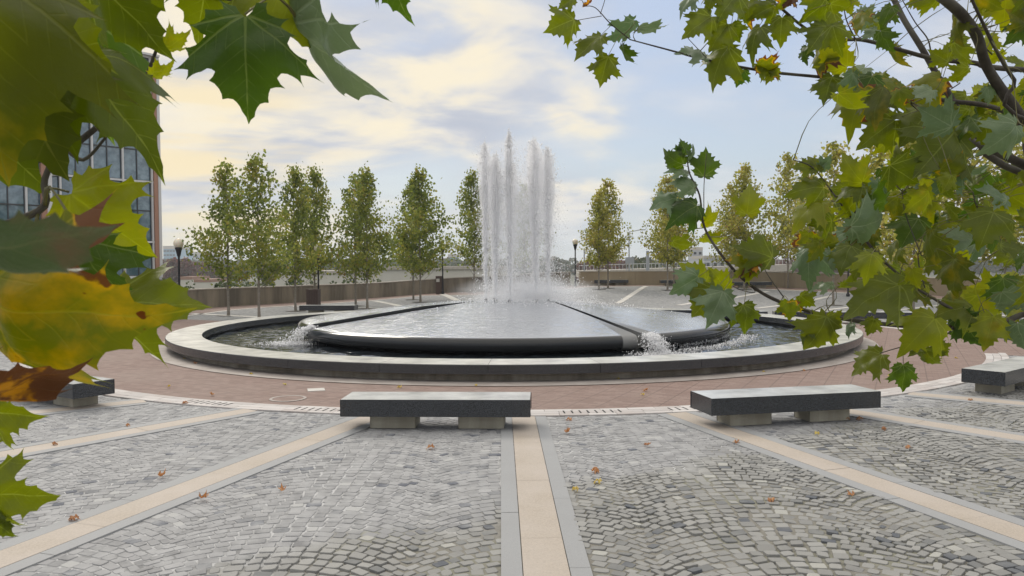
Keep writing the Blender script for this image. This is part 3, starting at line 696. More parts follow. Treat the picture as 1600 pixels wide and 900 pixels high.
z = np.where(np.hypot(x-FC.x, y-FC.y) > 1.4, z-(np.hypot(x-FC.x, y-FC.y)-1.4)*.11, z)
V, F_ = drops(np.stack([x, y, z], 1), RNG.gamma(1.5, .003, n)+.004, 1.3); o = fast_mesh('splash', V, F_, M['drop']); tag(o, 'low white splash around the feet of the water jets', 'splash', kind='stuff')
# foam where the slots spill, and along the table edge
P = []
for (x0, y0), (x1, y1), nn_ in ((slots[0][0], slots[0][1], 1500), (slots[1][0], slots[1][1], 900)):
    d = Vector((x1-x0, y1-y0)).normalized(); e = Vector((x1, y1))
    for i in range(nn_):
        tt = random.random(); u = .0+tt*.6; z = .42*(1-tt**2)+.11; sp = .07+.10*tt
        P.append((FC.x+e.x+d.x*(u-.25)+random.gauss(0, sp), FC.y+e.y+d.y*(u-.25)+random.gauss(0, sp), z+random.gauss(0, .02)))
    for i in range(700): P.append((FC.x+e.x+d.x*.5+random.gauss(0, .35), FC.y+e.y+d.y*.5+random.gauss(0, .25), .11+abs(random.gauss(0, .015))))
for a in np.arange(-75, 75, .22):
    if a > 34 and random.random() < .35:
        for i in range(14): q = pol(6.5+random.gauss(0, .03), a+random.gauss(0, .15), random.uniform(.1, .32)); P.append(tuple(q))
    if a > 35:
        for i in range(4): q = pol(6.9+abs(random.gauss(0, .25)), a, .11); P.append(tuple(q))
P = np.repeat(np.array(P), 2, 0)+RNG.normal(0, .02, (2*len(P), 3)); V, F_ = drops(P, RNG.gamma(1.8, .0028, len(P))+.004, 1.6); o = fast_mesh('foam', V, F_, M['drop']); tag(o, 'white foam spilling from the cone slots into the dark basin water', 'foam', kind='stuff')
# mist volume round the jet feet
def mistvol():
    m = bpy.data.materials.new('mist'); m.use_nodes = True; t = NT(m.node_tree); t.n.remove(t.n['Principled BSDF'])
    v = t.node('ShaderNodeVolumePrincipled'); v.inputs['Color'].default_value = c3((.97, .98, 1)); v.inputs['Anisotropy'].default_value = .2
    p = t.node('ShaderNodeTexCoord').outputs['Object']; r = t.vmath('LENGTH', p)
    d = t.math('MULTIPLY', t.smooth(r, 1., .15), t.ramp(t.noise(p, 2.6, 4, .6), [(.3, .15), (.7, 1.)])); t.put(v.inputs['Density'], t.math('MULTIPLY', d, 1.5))
    t.l.new(v.outputs[0], t.n['Material Output'].inputs['Volume']); return m
MV = mistvol()
for nm_, loc, sca in (('mist', (FC.x+.45, FC.y, 1.35), (2.7, 1.8, .62)), ('mist', (FC.x+.2, FC.y, 3.6), (1.45, 1.2, 2.8))):
    bm = bmesh.new(); bmesh.ops.create_icosphere(bm, subdivisions=3, radius=1); me = bpy.data.meshes.new('mist'); bm.to_mesh(me); bm.free(); me.materials.append(MV)
    o = bpy.data.objects.new('mist', me); C.objects.link(o); o.location = loc; o.scale = sca
    tag(o, 'low bank of mist over the wet cone' if sca[2] < 1 else 'pale column of mist hanging among the water jets', 'mist', kind='stuff')
# ------------------------------------------------------------------ benches
def bench_proto():
    root = empty('bench'); 
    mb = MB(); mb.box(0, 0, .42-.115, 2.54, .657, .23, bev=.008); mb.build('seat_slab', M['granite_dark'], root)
    for sx in (-1, 1):
        mb = MB(); mb.box(sx*.60, .05, .095, .62, .40, .19, bev=.006); mb.build('foot', M['foot'], root)
    return root
BP = bench_proto(); used = [False]
def copy_tree(o, parent=None):
    c = o.copy(); C.objects.link(c); c.parent = parent
    for ch in [x for x in bpy.data.objects if x.parent == o]: copy_tree(ch, c)
    return c
def bench(x, y, rz, label, group='dark granite benches around the fountain', s=1):
    o = BP if not used[0] else copy_tree(BP); used[0] = True
    o.location = (x, y, float(zt(x, y))); o.rotation_euler = (0, 0, rz); o.scale = (s, s, s); tag(o, label, 'bench', group)
bench(-1.02, 10.45, -.045, 'dark granite bench nearest the camera, left of the central tan band')
bench(3.80, 10.66, .205, 'dark granite bench to the right of the central tan band, seen at a slant')
def ringbench(a, label, r=13.95): 
    p = pol(r, a); bench(p.x, p.y, math.radians(a), label)
ringbench(38.5, 'dark granite bench cut off by the right edge of the view')
ringbench(-33.2, 'dark granite bench half hidden behind the yellow leaf on the left')
p = pol(13.6, -141.8); bench(p.x, p.y, math.radians(-4), 'low dark bench beyond the fountain in front of the brown litter bin')
for (pl, pr, py, lab) in ((1006, 1110, 484, 'dark bench beyond the fountain just right of the water jets'), (1088, 1196, 491, 'dark bench behind the right end of the fountain, second from the jets'), (1328, 1440, 504, 'dark bench at the far right of the fountain behind the plane branches'), (1210, 1320, 493, 'dark bench behind the right end of the fountain, third from the jets')):
    D = 2.54*FP/(pr-pl)*1.02; c_ = atD((pl+pr)/2, py, D); bench(c_.x, c_.y, math.radians(-4 if pl < 1200 else -12), lab)
for (pl, pr, py, lab) in ((927, 982, 446, 'small far bench against the wall directly behind the two olive trees'), (1032, 1086, 446.5, 'small far bench against the tan wall behind the second pair of trees'), (1144, 1206, 450, 'small far bench against the tan wall behind the plane branch')):
    c_ = gp((pl+pr)/2, py); bench(c_.x, c_.y, 0, lab, 'benches along the far wall')
# ------------------------------------------------------------------ walls
def wall(P, name, label, h, m, thick=.34, jn=6):
    root = empty(name, (P[0].x, P[0].y, 0)); tag(root, label, 'wall')
    lo = Vector(root.location)
    for i in range(0, len(P)-1, jn):
        seg = P[i:i+jn+1]
        if len(seg) < 2: continue
        A = seg; B = off_poly(seg, -thick); vs = []; fs = []; cv_ = []; cf = []
        L = len(seg)
        for j in range(L):
            z = max(0., float(zt(A[j].x, A[j].y))); e = (A[min(j+1, L-1)]-A[max(j-1, 0)]); e.z = 0; e.normalize()
            sh = e*(.006 if j == 0 else (-.006 if j == L-1 else 0)); nrm = Vector((e.y, -e.x, 0))
            for q in (A[j]+sh, B[j]+sh): vs += [(q.x-lo.x, q.y-lo.y, -7.2), (q.x-lo.x, q.y-lo.y, z+h)]
            for q in (A[j]+sh+nrm*.03, B[j]+sh-nrm*.03): cv_ += [(q.x-lo.x, q.y-lo.y, z+h+.001), (q.x-lo.x, q.y-lo.y, z+h+.06)]
        for j in range(L-1):
            a = j*4; b = a+4
            for F__ in (fs, cf): F__ += [(a, a+1, b+1, b), (a+2, b+2, b+3, a+3), (a+1, a+3, b+3, b+1), (a, b, b+2, a+2)]
        for F__ in (fs, cf): F__ += [(0, 2, 3, 1), ((L-1)*4, (L-1)*4+1, (L-1)*4+3, (L-1)*4+2)]
        for V_, F__, nm_, mt in ((vs, fs, 'wall_panel', m), (cv_, cf, 'cap', M['cap'])):
            o = mesh_obj(nm_, V_, F__, mt, root); bm = bmesh.new(); bm.from_mesh(o.data); bmesh.ops.recalc_face_normals(bm, faces=bm.faces); bm.to_mesh(o.data); bm.free()
wall(LC, 'concrete_wall', 'stained brownish concrete parapet wall curving behind the left trees', .98, M['concrete_wall'])
wall(RC, 'concrete_wall', 'tan concrete parapet wall behind the right trees and far benches', 1.02, M['concrete_tan'], jn=5)
# ------------------------------------------------------------------ lamps, bins, posts
def lamp_proto():
    root = empty('street_lamp'); mb = MB(); mb.lathe([(.11, 0), (.11, .12), (.06, .2), (.05, .6), (.045, 2.5), (.05, 2.56)], 14); mb.build('pole', M['metal_black'], root, True)
    mb = MB(); mb.lathe([(.045, 2.55), (.07, 2.6), (.12, 2.82), (.16, 2.92), (.16, 2.95), (.12, 2.96)], 16); mb.build('collar', M['metal_black'], root, True)
    mb = MB(); mb.lathe([(.10, 2.93)]+[(.215*math.cos(a), 3.13+.215*math.sin(a)) for a in np.linspace(-1.05, 1.56, 12)], 20); mb.build('globe', M['globe'], root, True); return root
LP = lamp_proto(); lu = [False]
def lamp(x, y, z, label, h=3.34):
    o = LP if not lu[0] else copy_tree(LP); lu[0] = True; o.location = (x, y, z); k = h/3.34; o.scale = (1, 1, k); tag(o, label, 'street lamp', 'black globe lamps around the plaza')
q = atD(279, 380, 34); lamp(q.x, q.y, 0, 'black street lamp with cream globe beside the glass building', q.z+.21)
q = gp(498, 478); lamp(q.x, q.y, q.z, 'black lamp post beside the brown bin, its globe hidden in foliage', 3.4)
q = gp(692, 459.5); lamp(q.x, q.y, q.z, 'black lamp post next to the poster box, between two tree pairs', 3.5)
q = gp(899, 448); lamp(q.x, q.y, q.z, 'black street lamp with cream globe just right of the spray', 3.45)
q = gp(1325, 463); lamp(q.x, q.y, q.z, 'black lamp post behind the plane branches on the right', 3.4)
M['bin'] = mat('brown_slatted_steel', (.085, .055, .045), .55)
def litter_bin(x, y, z, label, wd=.62, h=.95):
    root = empty('litter_bin', (x, y, z)); tag(root, label, 'litter bin', 'brown litter bins')
    mb = MB(); mb.box(0, 0, .45, wd*.9, wd*.9, .82, bev=.02); mb.build('body', M['black'], root)
    mb = MB()
    for k in range(7):
        o_ = -wd/2+wd*(k+.5)/7
        for a, b in ((o_, -wd/2), (o_, wd/2)): mb.box(a, b, .47, wd/7*.8, .02, .84); mb.box(b, a, .47, .02, wd/7*.8, .84)
    mb.build('slat', M['bin'], root); mb = MB(); mb.box(0, 0, h-.03, wd*1.04, wd*1.04, .06, bev=.01); mb.build('lid', M['bin'], root)
q = gp(490, 479); litter_bin(q.x, q.y, q.z, 'brown slatted litter bin beside the lamp post behind the far left bench')
q = gp(1517, 474); litter_bin(q.x, q.y, q.z, 'dark red litter bin by the wall behind the right plane branches', .7)
q = gp(686, 459.5); root = empty('poster_box', q); tag(root, 'brown upright box with a pale notice beside a lamp post', 'notice box')
mb = MB(); mb.box(0, 0, .62, .42, .4, 1.24, bev=.02); mb.build('cabinet', M['bin'], root); mb = MB(); mb.box(-.05, -.212, .95, .22, .01, .22); mb.build('notice', M['kerb'], root)
q = gp(1593, 520); root = empty('bollard', q); tag(root, 'slim grey steel bollard at the right edge behind the branch', 'bollard'); mb = MB(); mb.lathe([(.055, 0), (.055, .98), (.04, 1.0), (.001, 1.005)], 14); mb.build('post', M['metal_grey'], root)
# manhole, plate, slots
q = gp(450, 624); root = empty('manhole_cover', (q.x, q.y, 0)); tag(root, 'round manhole cover set in the brick ring left of the nearest bench', 'manhole cover')
mb = MB(); mb.lathe([(.30, .004), (.30, .010), (.25, .010), (.25, .004)], 40, closed=True); mb.build('frame', M['apron'], root)
mb = MB(); mb.lathe([(.245, .007), (.001, .007)], 40); mb.build('lid', M['brick'], root)
q = gp(494, 609.5); root = empty('access_plate', (q.x, q.y, 0)); tag(root, 'small pale square access plate in the brick paving', 'access plate'); mb = MB(); mb.box(0, 0, .004, .3, .3, .012, .3, bev=.003); mb.build('lid', M['kerb'], root)
DL = {5.0: 'short row of dark drain slots right of the nearest bench', 12.2: 'row of drain slots at the left end of the slanted bench', -13.2: 'row of drain slots left of the nearest bench', -22.5: 'row of drain slots furthest left in the pale band', 25.5: 'row of drain slots beyond the slanted bench'}
for a, lab in DL.items():
    root = empty('slot_drain', pol(12.97, a, 0)); tag(root, lab, 'drain', 'slot drains in the pale paver band'); mb = MB(); c0 = pol(12.97, a)
    for k in range(8):
        b = a+(k-3.5)*.53; p = pol(12.97, b); mb.box(p.x-c0.x, p.y-c0.y, .0105, .022, .2, .006, math.radians(b))
    mb.build('slot', M['black'], root)
# ------------------------------------------------------------------ plaza trees
def crown_mesh(name, seed, H, wid, m, nleaf=5200, base=1.35):
    rs = np.random.default_rng(seed); tips = []
    nb = 120
    P = []
    for i in range(nb):
        u = (i+.5)/nb; z = base+.35+u*(H-base-.4)
        rr = wid/2*(1-u)**.7*(.62+.38*min(1, u/.12))*rs.uniform(.5, 1.25)+.12
        a = rs.uniform(0, 2*PI); up = rs.uniform(.25, .75)
        m_ = int(nleaf/nb*(.5+1.1*(1-u)+.25))
        s_ = rs.beta(1.5, .9, m_)
        sp = .09+.12*rs.random()
        x = np.cos(a)*rr*s_+rs.normal(0, sp, m_); y = np.sin(a)*rr*s_+rs.normal(0, sp, m_); zz_ = z-.35*up*rr+s_*up*rr*.9+rs.normal(0, sp, m_)
        P.append(np.stack([x, y, zz_], 1)); tips.append((math.cos(a)*rr*.9, math.sin(a)*rr*.9, z+up*rr*.5, z-.5*rr))
    P = np.concatenate(P); P = P[P[:, 2] > base-.1]; n = len(P)
    T = np.array([(0, -.5), (.42, -.28), (.5, .12), (.2, .2), (0, .62), (-.2, .2), (-.5, .12), (-.42, -.28)])
    S = rs.uniform(.09, .165, n); q = rs.normal(size=(n, 3)); q[:, 2] *= .7; q /= np.linalg.norm(q, axis=1)[:, None]
    r = rs.normal(size=(n, 3)); r -= q*(q*r).sum(1)[:, None]; r /= np.linalg.norm(r, axis=1)[:, None]; b = np.cross(q, r)
    V = P[:, None]+S[:, None, None]*(T[None, :, :1]*r[:, None]+T[None, :, 1:]*b[:, None])
    Fc = np.arange(n*8).reshape(n, 8)
    me = bpy.data.meshes.new(name); me.vertices.add(n*8); me.vertices.foreach_set('co', V.astype(np.float32).ravel()); me.loops.add(n*8); me.loops.foreach_set('vertex_index', Fc.astype(np.int32).ravel())
    me.polygons.add(n); me.polygons.foreach_set('loop_start', np.arange(n, dtype=np.int32)*8)
    try: me.polygons.foreach_set('loop_total', np.full(n, 8, dtype=np.int32))
    except Exception: pass
    me.update(calc_edges=True); at = me.attributes.new('rnd', 'FLOAT', 'POINT')
    hue = np.clip(.42+.22*np.sin(P[:, 2]*2.1+seed)*np.cos(P[:, 0]*2.3+seed)+rs.normal(0, .2, n), 0, 1); at.data.foreach_set('value', np.repeat(hue, 8).astype(np.float32)); me.materials.append(m)
    mb = MB(); mb.tube([(0, 0, 0), (.01, .01, .5), (0, 0, base), (.03, 0, H*.55), (0, .02, H*.96)], [.075, .055, .05, .032, .008], 8)
    for k, (x, y, z1, z0) in enumerate(tips[::3]):
        mb.tube([(0, 0, z0), (x*.5, y*.5, (z0+z1)/2-.03), (x, y, z1)], [.014, .009, .004], 4, False)
    tm_ = bpy.data.meshes.new(name+'_trunk'); tm_.from_pydata(mb.v, [], mb.f); tm_.materials.append(M['bark']); tm_.update()
    return me, tm_
CM = [crown_mesh('crownA', 1, 7.0, 3.7, M['crownA'], 2500), crown_mesh('crownB', 2, 7.0, 3.9, M['crownA'], 3300), crown_mesh('crownC', 3, 7.0, 3.5, M['crownB'], 3100), crown_mesh('crownD', 4, 7.0, 3.6, M['crownB'], 2300)]
M['mulch'] = mat('tree_pit_soil', (.07, .06, .05), .95)
def ptree(px, py, toppx, var, label, ws=1.0):
    ws *= 1.08
    q = gp(px, py) if py > 0 else px; H = CH+(413-toppx)*q.y/FP-q.z; s_ = H/7.0
    root = empty('plane_tree', q, random.uniform(0, 6)); tag(root, label, 'tree', 'slender young plane trees around the plaza')
    cr, tk = CM[var]
    o = bpy.data.objects.new('crown', cr); C.objects.link(o); o.parent = root; o.scale = (s_*ws, s_*ws, s_)
    o = bpy.data.objects.new('trunk', tk); C.objects.link(o); o.parent = root; o.scale = (1, 1, s_)
    mb = MB(); mb.lathe([(.5, -.004), (.001, .004)], 20); o = mb.build('soil_pit', M['mulch'], root)
ptree(357, 493, 256, 0, 'young plane tree nearest the globe lamp, leftmost of the row', .92)
ptree(405, 499, 243, 0, 'second young plane tree from the left, its top the highest of the left group', .92)
ptree(462, 486, 262, 1, 'third young plane tree from the left, in front of the wall', .82)
ptree(492, 477, 263, 1, 'young plane tree just behind the brown litter bin', .8)
ptree(556, 478, 275, 0, 'dark trunked young plane tree left of the pale radial band', .85)
ptree(574, 482, 265, 1, 'pale trunked young plane tree between the far left bench and the pale band', .85)
ptree(646, 468, 285, 1, 'rear tree of the pair left of the notice box', .9)
ptree(657, 472, 265, 1, 'full crowned front tree of the pair left of the notice box', .95)
ptree(741, 457, 269, 1, 'plane tree partly hidden by the left edge of the water jets', .85)
ptree(936, 452, 300, 2, 'rear olive coloured tree of the pair beside the right globe lamp', .85)
ptree(950, 450, 284, 2, 'front olive coloured tree of the pair beside the right globe lamp', .85)
ptree(820, 452, 290, 0, 'plane tree seen only through the water jets', .9)
ptree(1043, 453, 278, 2, 'left tree of the second olive pair right of the jets', .9)
ptree(1053, 448, 285, 2, 'right tree of the second olive pair right of the jets', .9)
ptree(1142, 449, 290, 3, 'thin tree behind the far bench in line with the plane branch tip', .9)
ptree(1163, 452, 262, 2, 'yellowing tree behind the single yellow green leaf', .9)
ptree(1231, 450, 244, 3, 'tall sparse yellowing tree with its tip above the branch leaves', .85)
ptree(1264, 455, 275, 2, 'yellowing tree right of the tall sparse one', .9)
ptree(1302, 477, 228, 3, 'white trunked tree standing in a cobbled bed behind the lower branch', 1.0)
ptree(1371, 472, 232, 3, 'yellow tree with its forked tip in a gap between the branch leaves', 1.1)
ptree(1427, 494, 195, 3, 'nearest white trunked tree on the right, behind dense leaves', 1.0)
ptree(1490, 474, 205, 2, 'yellow tree behind the thick dark limb on the right', 1.1)
ptree(1570, 478, 200, 3, 'rightmost yellowing tree behind the branches', 1.1)
# ------------------------------------------------------------------ glass building
def f_glass(t, b):
    p = objc(t); n = t.noise(p, .5, 3); n2 = t.noise(p, 2.5, 2)
    c = t.mix(t.ramp(n2, [(.4, 0.), (.7, 1.)]), (.07, .13, .17), (.17, .26, .31)); t.put(b.inputs['Base Color'], c)
    t.put(b.inputs['Normal'], t.bump(n, .06, .3))
M['glass'] = mat('facade_glass', fn=f_glass, rough=.06, IOR=2.0)
M['mull'] = mat('white_mullion', (.62, .62, .62), .5); M['dframe'] = mat('dark_frame', (.05, .055, .06), .5); M['terra'] = mat('terracotta_pier', (.38, .21, .15), .7)
A = Vector((-20.55, 45, 0)); dr = Vector((-.65, -.76, 0)).normalized(); nr = Vector((.76, -.65, 0)).normalized()*1
bld = empty('office_building', A); bld.rotation_euler = (0, 0, math.atan2(dr.y, dr.x)); tag(bld, 'glass fronted office building with white mullions and terracotta edge on the left', 'building')
# local frame: +x along the facade (towards camera left), +y = outwards? (rotate (0,1) -> left normal of dr)
sgn = 1 if Vector((-dr.y, dr.x, 0)).dot(nr) > 0 else -1
zb, ztp = 1.64, 14.35; fl = [ztp-3.46*k for k in range(5)]; fl[-1] = zb-.0; LT = 16.0
mb = MB(); mb.box(LT/2, -sgn*3.2, (zb+ztp)/2-.02, LT-.1, 6, ztp-zb-.1); mb.build('body', M['dframe'], bld)
mb = MB(); mb.box(LT/2, -sgn*4.2, -2.8, LT-1.5, 5, 2*(2.8+zb)-.1); mb.build('ground_floor', mat('dark_base', (.05, .045, .04), .5), bld)
flz = [1.64, 3.65, 7.12, 10.6, ztp-.05]
bw = 1.62
for k in range(9):
    x0 = .42+k*bw
    for j in range(4):
        z0, z1 = flz[j], flz[j+1]
        win = MB(); cx = x0+bw/2; h = z1-z0
        for a in (x0+.06, x0+bw/2, x0+bw-.06): win.box(a, -sgn*.12, (z0+z1)/2, .05, .08, h-.12)
        for z_ in ((z0+.06, z0+h*.52, z1-.06) if h > 2.5 else (z0+.06, z1-.06)): win.box(cx, -sgn*.115, z_, bw-.1, .08, .06)
        f_ = win.build('window', M['dframe'], bld)
        gl = MB(); gl.box(cx, -sgn*.15, (z0+z1)/2, bw-.12, .02, h-.12); gl.build('pane', M['glass'], f_)
mu = MB()
for k in range(10): mu.box(.42+k*bw, -sgn*.04, (zb+ztp)/2, .09, .16, ztp-zb)
mu.build('mullion', M['mull'], bld)
mu = MB()
for z_ in flz: mu.box(LT/2, -sgn*.035, z_, LT-.2, .12, .11)
mu.box(LT/2, -sgn*.2, zb-.08, LT, .6, .16); mu.box(LT/2, -sgn*2.9, ztp+.06, LT+.1, 6.3, .12); mu.build('spandrel', M['mull'], bld)
mu = MB(); mu.box(.24, -sgn*.03, (zb+ztp)/2, .22, .3, ztp-zb-.02); mu.box(6.1, sgn*.03, (zb+ztp)/2, .25, .25, ztp-zb-.02); mu.build('pier', M['terra'], bld)
mu = MB(); mu.box(.04, -sgn*.03, (zb+ztp)/2, .16, .34, ztp-zb+.1); mu.box(5.85, sgn*.03, (zb+ztp)/2, .24, .27, ztp-zb); mu.build('corner_post', M['mull'], bld)
# ------------------------------------------------------------------ beyond the wall
M['pale'] = mat('pale_render', fn=f_conc((.62, .60, .53), (.5, .47, .4), .4, .4), rough=.8); M['wdark'] = mat('dark_window', (.03, .035, .04), .2)
def block(name, px0, px1, ytop, D, label, m, depth=12, wins=(), zbot=-7, roof=None):
    a, b = atD(px0, ytop, D), atD(px1, ytop, D); top = (a.z+b.z)/2; wd = b.x-a.x; cx = (a.x+b.x)/2
    root = empty(name, (cx, D, zbot)); tag(root, label, 'building')
    h = top-zbot; mb = MB(); mb.box(0, depth/2, h/2, wd, depth, h); mb.build('wall', m, root)
    mb = MB(); mb.box(0, depth/2, h+.2*D/100, wd*1.01, depth*1.02, .4*D/100); mb.build('roof', roof or M['cap'], root)
    for (nx, nz, fx, fz) in wins:
        for i in range(nx):
            for j in range(nz):
                wb = MB(); cw, chh = wd/nx, h/nz; wb.box(-wd/2+cw*(i+.5), -.02*D/100, h-chh*(j+.5), cw*fx, .1*D/100, chh*fz); wb.build('window', M['wdark'], root)
block('low_building', 592, 790, 421, 95, 'long pale low building with blank parapet behind the middle of the wall', M['pale'], 20)
block('low_building', 425, 590, 428, 110, 'low pale building with dark windows seen between the left tree trunks', M['pale'], 14, [(9, 1, .5, .25)])
M['bluegl'] = mat('blue_glass', (.16, .32, .45), .15); M['greyb'] = mat('grey_block', (.38, .4, .42), .7); M['redb'] = mat('red_brown_roof', (.32, .2, .15), .8)
block('office_block', 255, 274, 389, 1100, 'distant blue glass office block between the building and the globe lamp', M['bluegl'], 60, [(4, 6, .7, .35)])
block('office_block', 298, 330, 398, 1250, 'distant grey block seen through the leftmost tree', M['greyb'], 60, [(5, 4, .6, .4)])
block('office_block', 700, 716, 402, 900, 'distant blue grey block left of the water jets', M['bluegl'], 40, [(3, 3, .6, .4)])
block('office_block', 676, 697, 408, 1000, 'distant low grey block beside the blue one left of the jets', M['greyb'], 40, [(4, 2, .6, .4)])
block('house', 281, 300, 437, 170, 'small pale house with flat roof below the globe lamp', M['pale'], 10, [(3, 1, .4, .3)], roof=M['redb'])
block('house', 303, 330, 441, 150, 'second small pale house just above the left wall', M['pale'], 8, [(4, 1, .4, .3)], roof=M['redb'])
block('tower', 1082, 1098, 391, 320, 'grey rooftop tower seen past the tip of the plane branch', M['greyb'], 8, [(2, 6, .5, .4)])
block('low_building', 1100, 1190, 404, 300, 'pale low block behind the branch on the right', M['greyb'], 20, [(8, 2, .6, .4)])
# viaduct with railing
root = empty('viaduct', (25, 150, -7)); tag(root, 'pale road viaduct with railings rising behind the right wall', 'bridge')
a, b = atD(905, 423, 150), atD(1240, 413, 150); mb = MB()
vs = []
for p_, in ((a,), (b,)):
    for dy in (0, 9):
        for dz in (-1.3, 0): vs.append((p_.x-25, dy, p_.z+7+dz))
mb.add(vs, [(0, 4, 5, 1), (2, 3, 7, 6), (1, 5, 7, 3), (0, 2, 6, 4), (0, 1, 3, 2), (4, 6, 7, 5)]); mb.build('deck', M['cap'], root)
mb = MB()
for k in range(60):
    u = k/59; p_ = a.lerp(b, u); mb.box(p_.x-25, .1, p_.z+7+.5, .06, .06, 1.0)
mb.tube([(a.x-25, .1, a.z+8), (b.x-25, .1, b.z+8)], .05, 6); mb.build('railing', M['mull'], root)
mb = MB()
for k in range(6): p_ = a.lerp(b, (k+.5)/6); mb.box(p_.x-25, 4.5, (p_.z+7-1.3)/2, 1.4, 3, p_.z+7-1.35)
mb.build('pillar', M['cap'], root)
def mast(px, y0, y1, D, label, arm=None, sign=None, w_=.12):
    a, b = atD(px, y0, D), atD(px, y1, D); root = empty('road_lamp' if arm else 'pole', (a.x, D, -7)); tag(root, label, 'pole')
    mb = MB(); mb.tube([(0, 0, 0), (0, 0, b.z+7)], [w_*1.3, w_*.8], 8)
    if arm: mb.tube([(0, 0, b.z+6.95), (arm, 0, b.z+7.3)], w_*.6, 6)
    mb.build('mast', M['metal_grey'], root)
    if arm: mb = MB(); mb.box(arm+.4, 0, b.z+7.3, 1., .35, .16, bev=.04); mb.build('lamp_head', M['metal_grey'], root)
    return root, b
mast(983, 424, 362, 130, 'tall grey road lamp behind the right wall between two olive trees', arm=1.9)
mast(913, 426, 388, 120, 'thin grey pole just right of the right globe lamp')
mast(1012, 424, 392, 135, 'short thick white post on the viaduct', w_=.35)
mast(1365, 430, 350, 120, 'grey mast behind the right trees')
q0, q1 = atD(977, 402, 128), atD(991, 412, 128); root = empty('road_sign', ((q0.x+q1.x)/2, 128, -7)); tag(root, 'blank grey back of a road sign beside the road lamp', 'sign')
mb = MB(); mb.box(0, 0, (q0.z+q1.z)/2+7, q1.x-q0.x, .08, q0.z-q1.z, bev=.02); mb.build('panel', M['metal_grey'], root); mb = MB(); mb.box(-.5, .2, (q1.z+7)/2, .12, .12, q1.z+7); mb.box(.5, .2, (q1.z+7)/2, .12, .12, q1.z+7); mb.build('post', M['metal_grey'], root)
# distant woods
def wood(name, label, spans, cols, seed):
    rs = np.random.default_rng(seed); P = []; S = []
    for (px0, px1, yt, D, dens) in spans:
        a, b = atD(px0, yt, D), atD(px1, yt, D); n = int((b.x-a.x)/(D*.008)*dens)
        for i in range(n):
            x = rs.uniform(a.x, b.x); y = D+rs.uniform(-.08, .12)*D; top = a.z*rs.uniform(.65, 1.0) if a.z > 0 else a.z-rs.uniform(0, 1.5); r = D*.008*rs.uniform(.7, 1.4); m_ = 150
            h = top+7; q = rs.normal(size=(m_, 3)); q /= np.linalg.norm(q, axis=1)[:, None]; q *= rs.uniform(.6, 1, m_)[:, None]**.5
            P.append(np.stack([x+q[:, 0]*r, y+q[:, 1]*r, -7+h*.55+q[:, 2]*h*.47], 1)); S.append(np.full(m_, r*.22)*rs.uniform(.6, 1.3, m_))
    P = np.concatenate(P); S = np.concatenate(S); n = len(P); q = rs.normal(size=(n, 3)); q /= np.linalg.norm(q, axis=1)[:, None]; r = np.cross(q, rs.normal(size=(n, 3))); r /= np.linalg.norm(r, axis=1)[:, None]; b = np.cross(q, r)
    T = np.array([(-1, -.6), (.9, -.8), (1, .7), (-.5, 1)]); V = P[:, None]+S[:, None, None]*(T[None, :, :1]*r[:, None]+T[None, :, 1:]*b[:, None])
    o = fast_mesh(name, V.reshape(-1, 3), np.arange(n*4).reshape(n, 4), crownmat(name+'_foliage', cols)); at = o.data.attributes.new('rnd', 'FLOAT', 'POINT'); at.data.foreach_set('value', np.repeat(np.clip(rs.normal(.5, .25, n), 0, 1), 4).astype(np.float32))
    tag(o, label, 'woodland', kind='stuff')
wood('woodland', 'far green and brown woodland on the horizon', [(-100, 900, 408, 700, 2.2), (200, 780, 414, 420, 1.5), (900, 1700, 408, 600, 2.2), (985, 1030, 400, 260, 2.5)], [(.03, .05, .02), (.05, .075, .03), (.08, .09, .03), (.12, .08, .03)], 11)
wood('autumn_woodland', 'reddish brown autumn trees beyond the wall', [(250, 300, 403, 330, 3), (900, 975, 406, 300, 3), (1180, 1400, 404, 380, 2)], [(.09, .035, .03), (.13, .05, .04), (.10, .06, .045), (.12, .09, .05)], 12)
wood('hedge', 'dark shrubs just outside the left wall', [(90, 240, 436, 60, 2.5), (300, 420, 440, 75, 2), (420, 600, 436, 85, 1.2)], [(.03, .045, .02), (.05, .07, .025), (.07, .09, .03)], 13)
